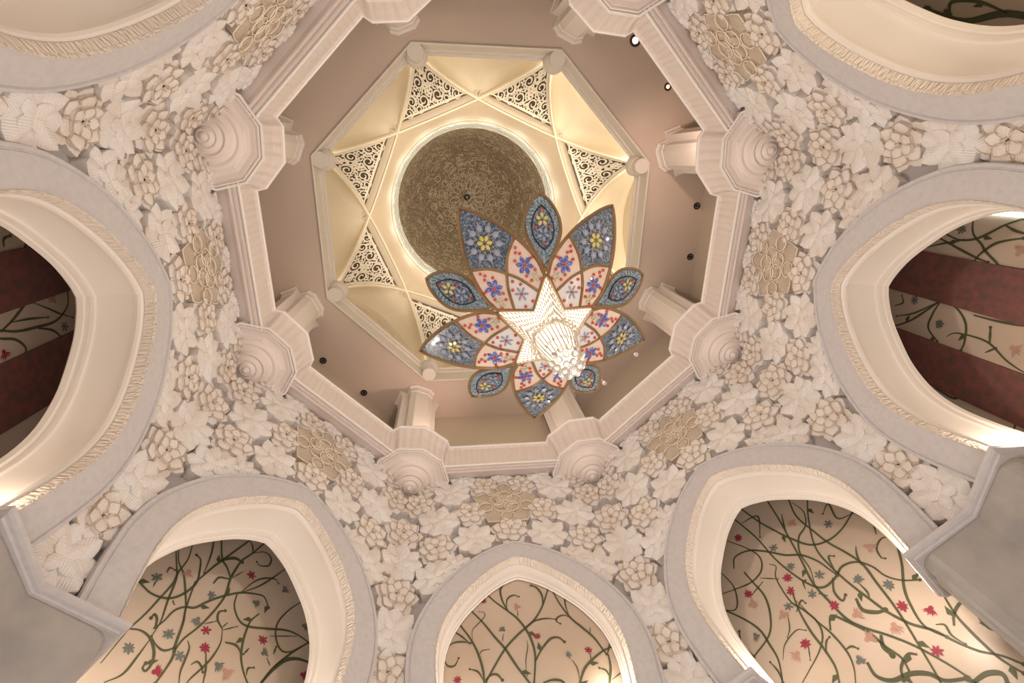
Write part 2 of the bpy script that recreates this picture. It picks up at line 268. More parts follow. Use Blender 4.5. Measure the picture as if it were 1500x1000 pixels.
VINES={'mid':([(3,[(1.13,12.34),(0.79,11.9),(0.44,11.53),(0.18,11.23),(-0.01,10.87),(-0.13,10.49),(-0.17,10.09),(-0.13,9.76),(-0.0,9.19),(0.1,8.84)]),(3,[(1.69,11.79),(1.28,11.25),(0.95,10.7),(0.67,10.27),(0.42,9.74),(0.15,9.25),(-0.11,8.78)]),(3,[(1.44,8.99),(1.28,9.38),(1.08,9.7),(0.67,10.27),(0.25,10.67),(-0.07,10.91),(-0.37,11.16),(-0.7,11.63),(-1.0,12.27),(-1.05,12.41)]),(3,[(0.44,11.55),(0.57,11.93),(0.59,12.37),(0.4,12.63),(0.25,12.7)]),(2,[(0.47,11.61),(0.41,11.97),(0.19,12.11),(0.02,12.03)]),(3,[(-0.7,11.63),(-0.74,12.0),(-0.62,12.32),(-0.45,12.43)]),(2,[(-0.07,10.91),(-0.36,11.09),(-0.71,11.13),(-1.0,11.07)]),(3,[(-1.08,12.29),(-1.25,11.62),(-1.48,11.06),(-1.77,10.67),(-2.01,10.32),(-2.15,9.95),(-2.23,9.77)]),(2,[(-1.48,11.06),(-1.29,11.19),(-1.08,11.13),(-1.01,11.0),(-1.11,10.9)]),(2,[(-1.44,11.19),(-1.42,11.55),(-1.48,11.89),(-1.54,12.13)]),(3,[(2.07,11.39),(1.68,10.74),(1.47,10.23),(1.36,9.73),(1.35,9.38),(1.36,8.98)]),(2,[(2.34,10.51),(2.12,10.63),(1.84,10.62),(1.65,10.56)]),(2,[(2.24,11.08),(1.92,10.81),(1.69,10.56)]),(1,[(1.6,10.64),(1.59,10.96),(1.45,11.13),(1.2,11.39),(1.19,11.56),(1.34,11.61)]),(1,[(1.43,10.15),(1.34,10.28),(1.14,10.3)]),(2,[(2.44,10.14),(2.33,9.94),(2.14,9.92),(2.02,10.13)]),(3,[(-0.14,9.8),(-0.4,10.15),(-0.7,10.43),(-0.95,10.45),(-1.1,10.29)]),(1,[(-0.0,10.46),(0.01,10.24),(0.13,9.83),(0.16,9.4)]),(3,[(-1.09,8.7),(-1.25,9.05),(-1.47,9.41),(-1.77,9.66),(-2.17,9.89),(-2.49,9.98)]),(3,[(-2.27,9.77),(-2.22,9.4),(-2.05,8.96),(-1.92,8.6)]),(2,[(-2.11,9.06),(-2.06,9.3),(-1.89,9.39)]),(2,[(-2.25,9.77),(-2.45,10.14)]),(1,[(-2.13,9.02),(-2.37,9.15),(-2.56,9.25)]),(3,[(1.33,9.38),(1.17,9.53),(0.98,9.53),(0.85,9.36)]),(2,[(1.37,9.42),(1.5,9.67),(1.72,9.77)]),(1,[(-1.19,9.72),(-1.28,9.47),(-1.27,9.2)]),(1,[(-1.99,10.69),(-1.94,10.47)]),(3,[(-0.25,9.16),(-0.53,9.21),(-0.78,9.14),(-0.88,8.91)]),(1,[(-1.73,9.66),(-1.76,9.83)]),(1,[(0.72,10.5),(0.68,10.72)]),(1,[(0.16,11.27),(0.13,11.49)])],[('red',1.18,12.0),('red',2.07,9.5),('red',-1.74,9.96),('red',-0.33,10.56),('pink',0.07,11.64),('grey',0.64,10.87),('grey',-1.13,9.88)]),'LR':([(3,[(-1.63,13.75),(-1.39,13.13),(-1.16,12.44),(-1.22,11.61),(-1.29,11.07),(-1.46,10.49),(-1.55,9.97),(-1.45,9.37),(-1.35,8.74),(-1.22,8.19),(-1.06,7.64),(-0.91,7.13),(-0.8,6.79)]),(3,[(-0.91,14.21),(-0.81,13.64),(-0.66,12.79),(-0.47,11.95),(-0.29,11.17),(-0.09,10.4),(-0.09,9.73),(-0.14,9.07),(-0.35,8.64),(-0.67,8.21),(-0.94,7.78),(-1.14,7.34),(-1.3,6.89),(-1.41,6.45)]),(3,[(0.21,14.5),(-0.06,13.22),(-0.27,12.56),(-0.49,11.98),(-0.83,11.37),(-1.35,11.13),(-1.9,11.16),(-2.49,11.36)]),(2,[(-2.44,11.35),(-2.04,11.51),(-2.2,12.09),(-1.83,11.93)]),(3,[(-2.11,12.98),(-1.49,12.25),(-0.91,11.25),(-0.83,10.46),(-0.89,9.71),(-1.0,9.07),(-1.09,8.63),(-1.3,8.13),(-1.59,7.74),(-1.77,7.3),(-1.98,6.93),(-2.25,6.64),(-2.43,6.32)]),(3,[(0.62,14.23),(0.37,12.78),(0.34,11.78),(0.21,11.0),(0.01,10.39),(-0.25,10.1),(-0.69,10.12),(-1.07,10.26),(-1.46,10.13),(-1.69,9.77),(-1.76,9.37),(-1.97,9.05),(-2.31,8.8)]),(2,[(1.4,13.57),(0.87,12.66),(0.7,12.08),(0.95,11.68),(1.46,11.58),(2.04,11.73),(2.62,11.92)]),(3,[(1.66,12.34),(1.39,12.65),(0.86,12.53),(0.39,12.09),(-0.0,11.61),(-0.39,11.29),(-0.64,10.84),(-0.73,10.44),(-0.79,10.13)]),(2,[(-1.39,12.95),(-1.44,12.41),(-1.16,11.98),(-0.74,11.81),(-0.41,11.37),(-0.31,10.77),(-0.09,10.31)]),(2,[(2.17,12.74),(2.02,11.91),(2.19,11.37),(2.43,11.18),(2.76,11.41)]),(3,[(2.85,11.57),(2.34,10.77),(2.11,10.21),(2.11,9.74),(2.15,9.25),(2.41,8.72)]),(3,[(1.44,12.01),(1.4,11.53),(1.36,10.95),(1.56,10.4),(1.96,9.94),(2.76,9.7)]),(2,[(0.6,11.69),(0.47,11.49),(0.71,11.19),(0.81,10.38),(0.66,9.94),(0.56,9.47),(0.68,9.1),(1.03,8.83),(1.55,8.61),(2.01,8.43)]),(3,[(0.58,10.55),(0.77,10.01),(0.88,9.38),(0.89,8.81),(0.95,8.31),(1.15,7.93)]),(3,[(-0.64,10.16),(-0.39,9.83),(-0.39,9.51),(-0.57,9.58)]),(2,[(-0.79,10.13),(-0.97,10.71),(-1.12,10.64)]),(2,[(0.65,10.26),(0.57,9.55),(0.46,9.03),(0.44,8.46),(0.56,8.08),(0.82,7.73)]),(3,[(0.42,9.08),(0.23,9.32),(0.09,9.34),(-0.15,8.92),(-0.35,8.49),(-0.42,8.04),(-0.53,7.66),(-0.43,7.3)]),(2,[(-2.64,10.16),(-2.45,10.22),(-2.17,10.09),(-2.06,9.82),(-2.12,9.73)]),(3,[(-2.74,10.26),(-2.71,10.0),(-2.35,9.41),(-1.88,8.88),(-1.65,8.45),(-1.51,7.92),(-1.7,7.48)]),(2,[(-1.8,10.49),(-1.63,10.27),(-1.53,9.99)]),(3,[(-2.54,8.54),(-2.27,7.8),(-2.2,7.4),(-2.17,6.93),(-2.18,6.58),(-2.28,6.2)]),(3,[(-2.02,7.58),(-2.23,7.77),(-2.55,7.88),(-2.82,7.76)]),(5,[(-2.78,7.13),(-2.59,7.13),(-2.63,7.42),(-2.89,7.6),(-3.03,7.5),(-3.02,7.28),(-2.9,6.92),(-2.78,6.6)]),(4,[(-2.94,7.53),(-2.81,7.11),(-2.66,6.5)]),(4,[(-0.72,9.35),(-0.64,9.02),(-0.87,8.78),(-1.09,8.7)]),(4,[(0.21,7.99),(0.26,7.65),(0.02,7.39),(-0.43,7.3),(-0.76,7.1),(-0.92,6.84),(-1.33,6.65)]),(3,[(-0.88,7.53),(-0.71,7.64),(-0.37,7.51),(-0.19,7.27)]),(4,[(-0.54,8.3),(-0.38,8.07),(-0.4,7.8)]),(1,[(2.04,9.18),(1.72,9.48),(1.2,9.6),(0.98,9.45)]),(2,[(2.41,8.72),(2.34,9.02),(2.39,9.33)]),(2,[(-0.85,12.85),(-0.64,12.46),(-0.51,12.12)]),(2,[(-2.47,10.4),(-2.64,10.75),(-2.52,11.34)]),(2,[(-1.73,7.81),(-1.88,7.7),(-1.81,7.46),(-1.88,7.17)]),(4,[(-1.26,6.53),(-1.7,6.54),(-1.95,6.39),(-1.86,6.18)]),(2,[(-1.0,9.15),(-1.08,9.32),(-1.08,9.65)]),(1,[(-0.18,9.83),(-0.02,10.03)]),(2,[(0.44,13.55),(-0.17,13.36),(0.25,12.67)]),(1,[(1.12,11.51),(0.67,11.12)]),(1,[(1.73,11.22),(1.15,11.35)]),(1,[(1.09,10.15),(1.32,9.76),(1.54,9.59)]),(3,[(2.7,9.66),(2.84,10.2),(2.69,10.55)]),(2,[(0.92,8.69),(0.72,8.91),(0.56,8.96)]),(2,[(0.21,10.36),(0.13,10.57),(0.03,10.58)]),(2,[(0.87,10.0),(0.54,10.18),(0.48,10.05)]),(2,[(0.48,8.49),(0.26,8.48),(0.16,8.35)]),(1,[(1.17,9.13),(1.39,8.78)])],[('red',0.87,13.16),('red',0.42,10.97),('red',0.6,10.59),('red',1.75,11.32),('red',-0.12,9.54),('red',1.22,9.18),('red',-1.48,8.54),('red',-1.96,8.15),('red',-1.28,7.37),('grey',0.13,12.05),('grey',0.1,11.2),('grey',-0.39,10.45),('grey',-1.15,9.72),('grey',-1.64,9.13),('grey',0.95,10.27),('grey',2.32,10.19),('grey',0.39,8.1),('grey',0.15,10.13),('grey',-1.71,11.54),('pink',-0.92,12.26),('pink',-2.0,10.14),('pink',1.23,10.25),('pink',-0.37,9.02),('pink',-0.97,8.32),('pink',-0.19,8.4),('pink',1.57,9.1),('pink',1.92,11.0)]),'LL':([(3,[(2.27,11.2),(2.11,11.14),(1.74,11.02),(1.38,11.06),(1.12,11.23),(0.93,11.55),(0.84,11.91),(0.94,12.29),(1.08,12.61),(1.25,12.68)]),(2,[(1.76,9.05),(1.69,9.77),(1.67,9.98),(1.54,10.48),(1.45,11.04),(1.38,11.53),(1.42,11.94),(1.39,12.41),(1.5,12.88),(1.58,13.13)]),(2,[(1.96,12.73),(1.61,12.15),(1.38,11.74),(1.25,11.06),(1.12,10.48),(1.12,10.05)]),(3,[(0.88,11.89),(0.8,12.11),(0.65,12.6),(0.51,12.96),(0.29,13.52),(0.08,14.07),(-0.0,14.56)]),(3,[(0.88,11.89),(0.74,11.11),(0.61,10.71),(0.51,10.14),(0.41,9.82),(0.44,9.38),(0.48,9.11)]),(2,[(1.84,12.7),(1.58,12.22),(1.26,11.93),(0.98,11.51),(0.75,11.1),(0.59,10.63)]),(2,[(1.15,13.71),(0.91,13.03),(0.79,12.28)]),(3,[(0.92,13.74),(0.55,13.03),(0.29,12.83),(0.04,12.57)]),(3,[(1.18,10.23),(1.06,10.51),(0.97,10.88),(0.78,11.1),(0.53,11.22),(0.31,11.54),(0.0,11.9),(-0.43,12.28),(-0.87,12.49),(-1.17,12.55),(-1.43,12.3)]),(3,[(-0.56,14.67),(-0.42,14.28),(-0.23,13.74),(-0.03,13.29),(0.02,12.82),(0.02,12.47),(-0.06,11.96),(0.03,11.35),(0.2,10.78),(0.4,10.32),(0.45,9.96)]),(3,[(0.41,12.12),(0.34,12.39),(0.04,12.51)]),(2,[(-0.23,13.74),(-0.57,14.04),(-0.87,13.97),(-0.9,13.66),(-0.63,13.48),(-0.48,13.55)]),(2,[(0.08,14.21),(-0.16,13.96),(-0.23,13.74)]),(2,[(-0.43,12.28),(-0.67,12.83),(-0.93,13.14),(-1.27,13.32),(-1.44,13.24)]),(2,[(-0.43,12.28),(-0.86,12.77),(-1.2,13.34),(-1.58,14.1)]),(3,[(-0.36,12.19),(-0.44,11.81),(-0.73,11.5),(-1.05,11.45),(-1.59,11.65),(-2.19,11.9),(-2.61,11.96),(-3.2,11.89)]),(2,[(-2.62,13.38),(-2.41,13.08),(-2.07,12.54),(-1.88,12.0),(-1.96,11.58),(-2.25,11.28),(-2.55,11.35),(-2.83,11.65),(-3.06,11.89)]),(3,[(-2.0,10.14),(-2.16,10.6),(-2.4,11.02),(-2.68,11.44),(-3.16,12.04)]),(4,[(-2.02,10.2),(-2.23,10.67),(-2.49,11.06),(-2.85,11.27),(-3.26,11.34)]),(3,[(-1.22,11.97),(-1.07,11.63),(-1.06,11.32),(-1.11,10.92),(-1.22,10.57),(-1.42,10.27),(-1.68,10.01)]),(3,[(-0.64,10.74),(-0.95,10.8),(-1.17,10.68)]),(2,[(-1.34,10.9),(-1.25,10.67)]),(3,[(1.67,9.98),(1.44,10.06),(1.23,10.04),(1.04,9.93),(0.86,9.73),(0.78,9.49),(0.81,9.29),(0.91,9.32),(0.9,9.44)]),(2,[(1.12,10.05),(0.91,9.91),(0.69,9.87),(0.52,10.01),(0.51,10.14)]),(3,[(1.15,10.25),(1.22,10.47),(1.34,10.57),(1.37,10.44)]),(2,[(1.47,8.73),(1.22,9.04),(1.15,9.52),(1.11,9.97)]),(2,[(-0.41,11.04),(-0.53,10.69),(-0.5,10.28),(-0.4,9.95),(-0.23,9.56),(-0.19,9.39)]),(3,[(-0.41,11.04),(-0.18,11.21),(-0.12,11.43),(-0.26,11.55)]),(1,[(-0.39,11.08),(-0.46,11.24)]),(2,[(0.28,10.34),(0.15,10.19),(0.11,9.88),(0.07,9.58),(-0.03,9.32)]),(2,[(-0.25,10.34),(-0.46,9.93),(-0.57,9.55)]),(2,[(-0.08,9.84),(-0.18,9.97),(-0.33,9.92),(-0.44,9.8)]),(2,[(-1.55,10.2),(-1.52,10.38),(-1.67,10.47)]),(1,[(-2.11,10.71),(-1.95,10.86)]),(1,[(0.1,10.93),(-0.16,11.15)]),(2,[(1.67,11.73),(1.68,11.91),(1.53,11.92)]),(1,[(1.15,11.12),(1.05,11.03)]),(1,[(1.76,11.2),(1.79,11.39)]),(1,[(-0.42,11.0),(-0.77,11.3)]),(1,[(-0.23,12.98),(-0.02,12.61)]),(1,[(-1.8,11.5),(-2.58,11.89)]),(2,[(-2.08,11.06),(-2.09,11.3)]),(4,[(0.55,12.93),(0.22,13.24),(-0.05,13.26)])],[('red',-0.52,13.0),('red',-0.02,10.8),('red',-0.21,10.38),('red',-1.63,11.29),('red',-3.13,10.91),('red',0.63,9.34),('grey',1.82,11.48),('grey',0.29,11.78),('grey',-0.95,12.23),('grey',0.31,10.98),('grey',0.78,10.28),('grey',1.42,9.59),('grey',0.28,9.92),('grey',-0.68,10.13),('grey',-1.77,10.94),('grey',-2.72,12.33),('grey',-1.7,13.09),('pink',1.18,12.09),('pink',-0.96,10.07)]),'R':([(3,[(-1.45,13.29),(-1.35,12.85),(-1.43,12.44),(-1.63,12.12),(-1.9,11.78),(-2.12,11.38)]),(3,[(-1.31,13.44),(-1.18,13.04),(-1.05,12.62),(-0.93,12.19),(-0.87,11.87)]),(2,[(-0.98,13.78),(-1.16,13.34),(-1.28,12.95),(-1.37,12.73)]),(3,[(-1.98,12.66),(-1.58,12.52),(-1.32,12.2),(-1.15,12.03),(-0.91,11.66),(-0.84,11.53),(-0.85,10.95)]),(3,[(-0.84,12.23),(-1.05,12.15),(-1.36,11.89),(-1.52,11.58),(-1.63,11.22)]),(3,[(-1.9,11.75),(-1.79,11.47),(-1.73,11.09)]),(3,[(1.84,14.24),(1.39,13.59),(0.86,13.12),(0.53,12.85)]),(3,[(0.56,12.83),(0.96,12.93),(1.41,12.93),(1.72,12.52)]),(3,[(0.53,12.85),(0.56,12.33),(0.92,11.9),(1.44,11.75),(1.73,11.76)]),(2,[(1.49,12.3),(1.3,12.08),(1.23,11.56),(1.27,11.1),(1.55,10.59),(1.68,10.2),(1.72,9.91)]),(3,[(1.27,11.1),(0.84,11.22)]),(3,[(0.64,11.76),(0.62,11.14),(0.55,10.53),(0.47,10.29)]),(2,[(1.56,11.13),(1.33,10.9)]),(3,[(3.13,12.12),(3.18,11.51),(2.97,11.31)]),(3,[(3.08,10.74),(3.02,10.2),(3.03,9.85),(3.31,9.78)]),(2,[(1.09,14.31),(0.89,14.02),(0.68,14.13)]),(2,[(0.53,12.85),(1.1,13.52),(1.39,14.11)])],[('grey',-1.65,12.87),('pink',-1.22,11.21),('grey',0.71,13.65),('grey',1.19,12.62),('pink',1.19,10.53)]),'L':([(3,[(-0.9,12.91),(-0.71,13.38),(-0.45,13.84),(-0.36,13.99)]),(3,[(-0.69,12.53),(-0.86,12.92),(-1.03,13.35),(-1.12,13.96),(-1.16,14.65),(-0.88,15.21),(-0.49,15.37)]),(2,[(-0.48,14.1),(-0.79,14.56),(-1.0,14.84),(-1.25,15.27)]),(2,[(-0.77,13.3),(-0.85,13.84),(-0.99,14.42)]),(3,[(-1.16,14.0),(-1.37,14.44),(-1.64,14.65)]),(3,[(-0.87,12.46),(-1.05,12.85),(-1.21,13.23),(-1.48,13.43),(-1.65,13.39)]),(3,[(1.04,13.78),(1.23,13.86),(1.28,14.07)]),(3,[(0.9,14.39),(1.02,14.46)])],[('red',-1.38,12.81),('grey',-1.4,14.87),('pink',-0.63,14.81)])}
# ================================================================== SETTING
TAN = math.tan(PI / 8)
def octring(specs, m, name):     # specs: (apothem, z) profile swept round the octagon with mitred corners
    P = []; U = []
    for q, (a, z) in enumerate(specs):
        row = []; ur = []
        for k in range(9):
            n, t = nt(k % 8); p = n * (a / math.cos(PI / 8)); row.append((p.x, p.y, z)); ur.append((k * 7.8, q * .3))
        P.append(row); U.append(ur)
    return P, U
def octstruct(name, specs, m):
    mb = MB(); P, U = octring(specs, m, name); mb.grid(P, U); return struct(name, mb, m)
fl = MB(); fl.add([wp(k, 15.5, 0, -1.6) for k in range(8)][::-1], [tuple(range(8))]); struct('floor', fl, 'floor')
# --- arch outlines (u, z), half, from the springing up to the point
O_ = [(3.12, 7.62), (3.30, 8.7), (3.38, 9.7), (3.22, 10.7), (2.68, 11.8), (1.98, 12.62), (1.15, 13.25), (.45, 13.58), (0, 13.72)]
I_ = [(2.36, 7.62), (2.54, 8.66), (2.62, 9.69), (2.46, 10.6), (2.05, 11.35), (1.52, 11.98), (.92, 12.52), (.36, 12.86), (0, 12.98)]
B_ = [(2.28, 7.62), (2.45, 8.75), (2.5, 9.7), (2.35, 10.5), (1.95, 11.25), (1.48, 11.78), (.9, 12.3), (.35, 12.62), (0, 12.74)]
def dens(h):
    p = smoothpath([(a, b, 0) for a, b in h], 4); r = [(v.x, v.y) for v in p]; r[-1] = (0, h[-1][1])
    return r + [(-a, b) for a, b in r[-2::-1]]
OD, ID, BD = dens(O_), dens(I_), dens(B_)
def midz(s):   # top of the opening cut in the wall (hidden behind the stone band)
    s = abs(s); best = 7.6
    pts = [((OD[i][0] + ID[i][0]) / 2, (OD[i][1] + ID[i][1]) / 2) for i in range(len(OD) // 2 + 1)]
    for (a, b), (c, d) in zip(pts, pts[1:]):
        if c <= s <= a and b > 9: best = lerp(b, d, (a - s) / max(1e-6, a - c)); break
    return best
AW = 9.72; FR = 2.0; AC = AW - FR; FU = AC * TAN
def wm(s, z, h=0):     # wall surface with rounded corners: s along the wall, h = how far it stands proud
    sg = 1 if s >= 0 else -1; q = abs(s)
    if q <= FU: return Vector((AW - h, s, z))
    th = min((q - FU) / FR, PI / 4); e = q - FU - th * FR; R_ = FR - h
    x = AC + R_ * math.cos(th); y = FU + R_ * math.sin(th)
    if e > 0: x -= e * math.sin(PI / 4); y += e * math.cos(PI / 4)
    return Vector((x, sg * y, z))
SC = FU + FR * PI / 8      # s of the corner line
cols = sorted(set([-SC, SC, -3.0, 3.0, -3.001, 3.001] + [round(-3 + .1 * i, 3) for i in range(61)] + [x for y in (3.15, 3.3, 3.45, 3.6, 3.75, 3.85) for x in (y, -y)]))
NM = {0: 'wall_left', 1: 'wall_lower_left', 2: 'wall_bottom', 3: 'wall_lower_right', 4: 'wall_right', 5: 'wall_upper_right', 6: 'wall_top', 7: 'wall_upper_left'}
for f in range(8):
    mb = MB(); P = []
    for s in cols:
        b = midz(s) if abs(s) <= 3.0 else 7.5
        P.append([wm(s, lerp(b, 19.0, q / 4)) for q in range(5)])
    mb.grid(P); o = struct(NM[f], mb, 'wall', True); o.rotation_euler.z = ang(f + .5)
# --- stone arches
FACE = [(-.09, 9.73), (-.09, 9.36), (-.06, 9.31), (0, 9.30), (.035, 9.31), (.06, 9.35), (.09, 9.35), (.11, 9.33), (.93, 9.33)]
def arch_at(f):
    i = f + .5; root = empty('stone_arch', (0, 0, 0), ang(i))
    tag(root, {0: 'tall pointed stone arch at the left with red-brown striped wall beyond', 1: 'pointed stone arch at the lower left framing a vine-patterned cream wall',
               2: 'smallest-looking pointed stone arch at the bottom centre, brightly lit vine niche inside', 3: 'pointed stone arch at the lower right with dense vine wall inside',
               4: 'pointed stone arch at the right framing dark red-brown wall stripes', 5: 'glowing stone arch cut by the upper right corner of the photo',
               6: 'stone arch beyond the top edge of the photo', 7: 'stone arch cut by the upper left corner of the photo'}[f], 'arch', 'pointed stone arches around the octagonal hall')
    def path(fr, x):
        return [(x, O[0] + (I[0] - O[0]) * fr, O[1] + (I[1] - O[1]) * fr) for O, I in zip(OD, ID)]
    band = MB(); rows = [path(a, b) for a, b in FACE]; band.grid(rows); band.build('face_band', 'band', root, True, ang_=40)
    fr = MB(); rows = [path(.93, 9.33), path(.95, 9.30), path(.98, 9.30), path(1.0, 9.36), path(1.0, 9.38), path(1.04, 9.55), path(1.03, 9.58)]
    acc = 0; us = [0]
    for a, b in zip(OD, OD[1:]): acc += math.dist(a, b); us.append(acc * 14)
    fr.grid(rows, [[(u, j * .9) for u in us] for j in range(len(rows))]); fr.build('carved_edge', 'frieze', root, True, ang_=40)
    back = 10.02 if f == 2 else 11.0
    so = MB(); rows = []
    prof = [(0, 0), (.02, -.07), (.07, -.08), (.09, -.03), (.13, -.02), (.14, .04), (.2, .07), (.4, .09), (.6, .07), (.7, .03), (.72, -.02), (.78, -.03), (.8, .01), (.84, .0), (.86, -.05), (.95, -.06), (1, .02)]
    for q, off in prof:
        row = []
        for I, B in zip(ID, BD):
            u = lerp(I[0], B[0], q); z = lerp(I[1] - .03, B[1], q); L = math.hypot(u, z - 9.7) or 1
            row.append((lerp(9.58, back, q), u * (1 + off / L), z + (z - 9.7) / L * off))
        rows.append(row)
    so.grid(rows); so.build('soffit', 'soffit', root, True, ang_=30)
for f in range(8): arch_at(f)
# glowing linear lamp on the ledge of the right arch
mb = MB(); mb.box((10.0, 2.22, 7.76), (1.1, .05, .05)); o = mb.build('ledge_lamp', 'tube'); o.rotation_euler.z = ang(4.5)
tag(o, 'thin glowing tube lamp on the ledge at the foot of the right arch', 'lamp')
mb = MB(); mb.box((12.95, -2.2, 12.4), (.06, .12, 4.6)); o = mb.build('wall_lamp', 'tube'); o.rotation_euler.z = ang(4.5)
tag(o, 'bluish-white glowing tube on the striped wall behind the right arch', 'lamp')

# --- walls beyond the arches
def vinewall(f, a, key, stripes=None, mir=1, half=None):
    mb = MB(); hw = half or a * TAN + .02; zt = 17.4 if f != 2 else 12.9; xs = [-hw, hw]
    def add(u0, u1, x, m): mb.box((x + .1, (u0 + u1) / 2, (zt - 1.6) / 2), (.2, u1 - u0, zt + 1.6), m)
    if stripes:
        add(-hw, hw, a, 'vwall')
    else: add(-hw, hw, a, 'vwall')
    o = mb.build('wall_beyond_' + NM[f][5:] + '_arch', None); o['kind'] = 'structure'; o.rotation_euler.z = ang(f + .5)
    if stripes:
        for u0, u1 in stripes:
            st = MB(); st.box((a - .02, (u0 + u1) / 2, (zt - 1.6) / 2), (.1, u1 - u0, zt + 1.6)); st.build('red_marble_stripe', 'redpanel', o)
    C, Fl = VINES[key]; vm = MB(); rnd = random.Random(f)
    wd = {1: .012, 2: .018, 3: .026, 4: .04, 5: .07}
    if f == 2: wd = {1: .010, 2: .018, 3: .026, 4: .034, 5: .05}
    for w, pts in C:
        pp = smoothpath([(p[0] * mir, p[1], 0) for p in pts], 5); L = len(pp); row1 = []; row2 = []
        for i, p in enumerate(pp):
            d = pp[min(i + 1, L - 1)] - pp[max(i - 1, 0)]; d.z = 0
            if d.length < 1e-6: d = Vector((1, 0, 0))
            d.normalize(); nn = Vector((-d.y, d.x, 0)); t = i / (L - 1)
            ww = wd[w] * (1.15 - .25 * math.cos(2 * PI * t)) * (1 if w > 2 else .7 + .5 * math.sin(PI * t))
            q1 = p + nn * ww; q2 = p - nn * ww; row1.append((a - .012, q1.x, q1.y)); row2.append((a - .012, q2.x, q2.y))
            if w >= 3 and i % 9 == 4 and rnd.random() < .2:      # small leaf springing from the stem
                sg = rnd.choice((-1, 1)); tip = p + nn * sg * .2 + d * .22; m1 = p + d * .12 + nn * sg * .03; m2 = p + d * .02 + nn * sg * .13
                vm.add([(a - .011, v.x, v.y) for v in (p, m1, tip, m2)], [(0, 1, 2, 3)])
        e = [Vector(row1[-1]), Vector(row2[-1])]; vm.grid([row1, row2])
        c_ = pp[-1]; r = wd[w] * 1.9
        vm.add([(a - .013, c_.x + r * math.cos(2 * PI * j / 8), c_.y + r * math.sin(2 * PI * j / 8)) for j in range(8)], [tuple(range(8))])
    vo = vm.build('vine_inlay', 'vine', o); vo['kind'] = 'stuff'
    fm = {'red': MB(), 'grey': MB(), 'pink': MB()}
    for kd, u, z in Fl:
        u *= mir; sz = {'red': .17, 'grey': .17, 'pink': .2}[kd] * (.75 if f == 2 else 1.0); n = rnd.choice((6, 7, 8)); a0 = rnd.random() * 6; fan = kd == 'pink' or rnd.random() < .35
        for j in range(n):
            th = a0 + (2 * PI * j / n if not fan else lerp(-.9, .9, j / (n - 1))); r = sz * rnd.uniform(.8, 1.1) * (1.3 if fan else 1); wv = .36 if not fan else .16
            pts = [(0, 0), (r * .6 * math.cos(th - wv), r * .6 * math.sin(th - wv)), (r * math.cos(th), r * math.sin(th)), (r * .6 * math.cos(th + wv), r * .6 * math.sin(th + wv))]
            fm[kd].add([(a - .016, u + x, z + y) for x, y in pts], [(0, 1, 2, 3)])
        fm[kd].add([(a - .014, u + sz * .35 * math.cos(2 * PI * j / 8), z + sz * .35 * math.sin(2 * PI * j / 8)) for j in range(8)], [tuple(range(8))])
    for kd, mm, lb in (('red', 'vred', 'red flowers'), ('grey', 'vgrey', 'grey flowers'), ('pink', 'vpink', 'brown-pink flowers')):
        if fm[kd].v: q = fm[kd].build('flower_inlay', mm, o); q['kind'] = 'stuff'; q['label'] = lb
vinewall(2, 10.05, 'mid', half=2.62)
vinewall(1, 12.5, 'LL'); vinewall(3, 12.5, 'LR')
vinewall(4, 13.0, 'R', [(-.85, .55), (1.75, 3.1)]); vinewall(0, 13.0, 'L', [(-3.2, -1.62), (-.47, .93)])
VINES['UR'] = ([(5, [(1.0, 14.5), (1.3, 13.4), (1.75, 12.7), (1.6, 12.0), (1.2, 12.1), (1.25, 12.5)]), (5, [(3.4, 10.5), (3.1, 11.4), (2.7, 12.1), (2.2, 12.5), (1.75, 12.7)]), (4, [(2.7, 12.1), (2.5, 11.6), (2.9, 11.2), (3.2, 11.4)]),
    (5, [(4.2, 10.0), (3.9, 11.2), (3.3, 12.2), (3.2, 13.2), (2.6, 14.0)]), (4, [(3.3, 12.2), (2.8, 12.7), (2.6, 13.3), (2.9, 13.5)]), (4, [(1.75, 12.7), (2.1, 13.3), (1.9, 14.2)]), (4, [(2.2, 9.5), (2.4, 10.4), (3.1, 11.0)])], [('pink', 2.3, 11.2)])
vinewall(5, 13.0, 'UR', None, 1); vinewall(7, 13.0, 'LL', None, -1); vinewall(6, 13.0, 'LR')
octstruct('ceiling_of_the_walk', [(9.63, 17.35), (13.3, 17.35)], 'ceil')

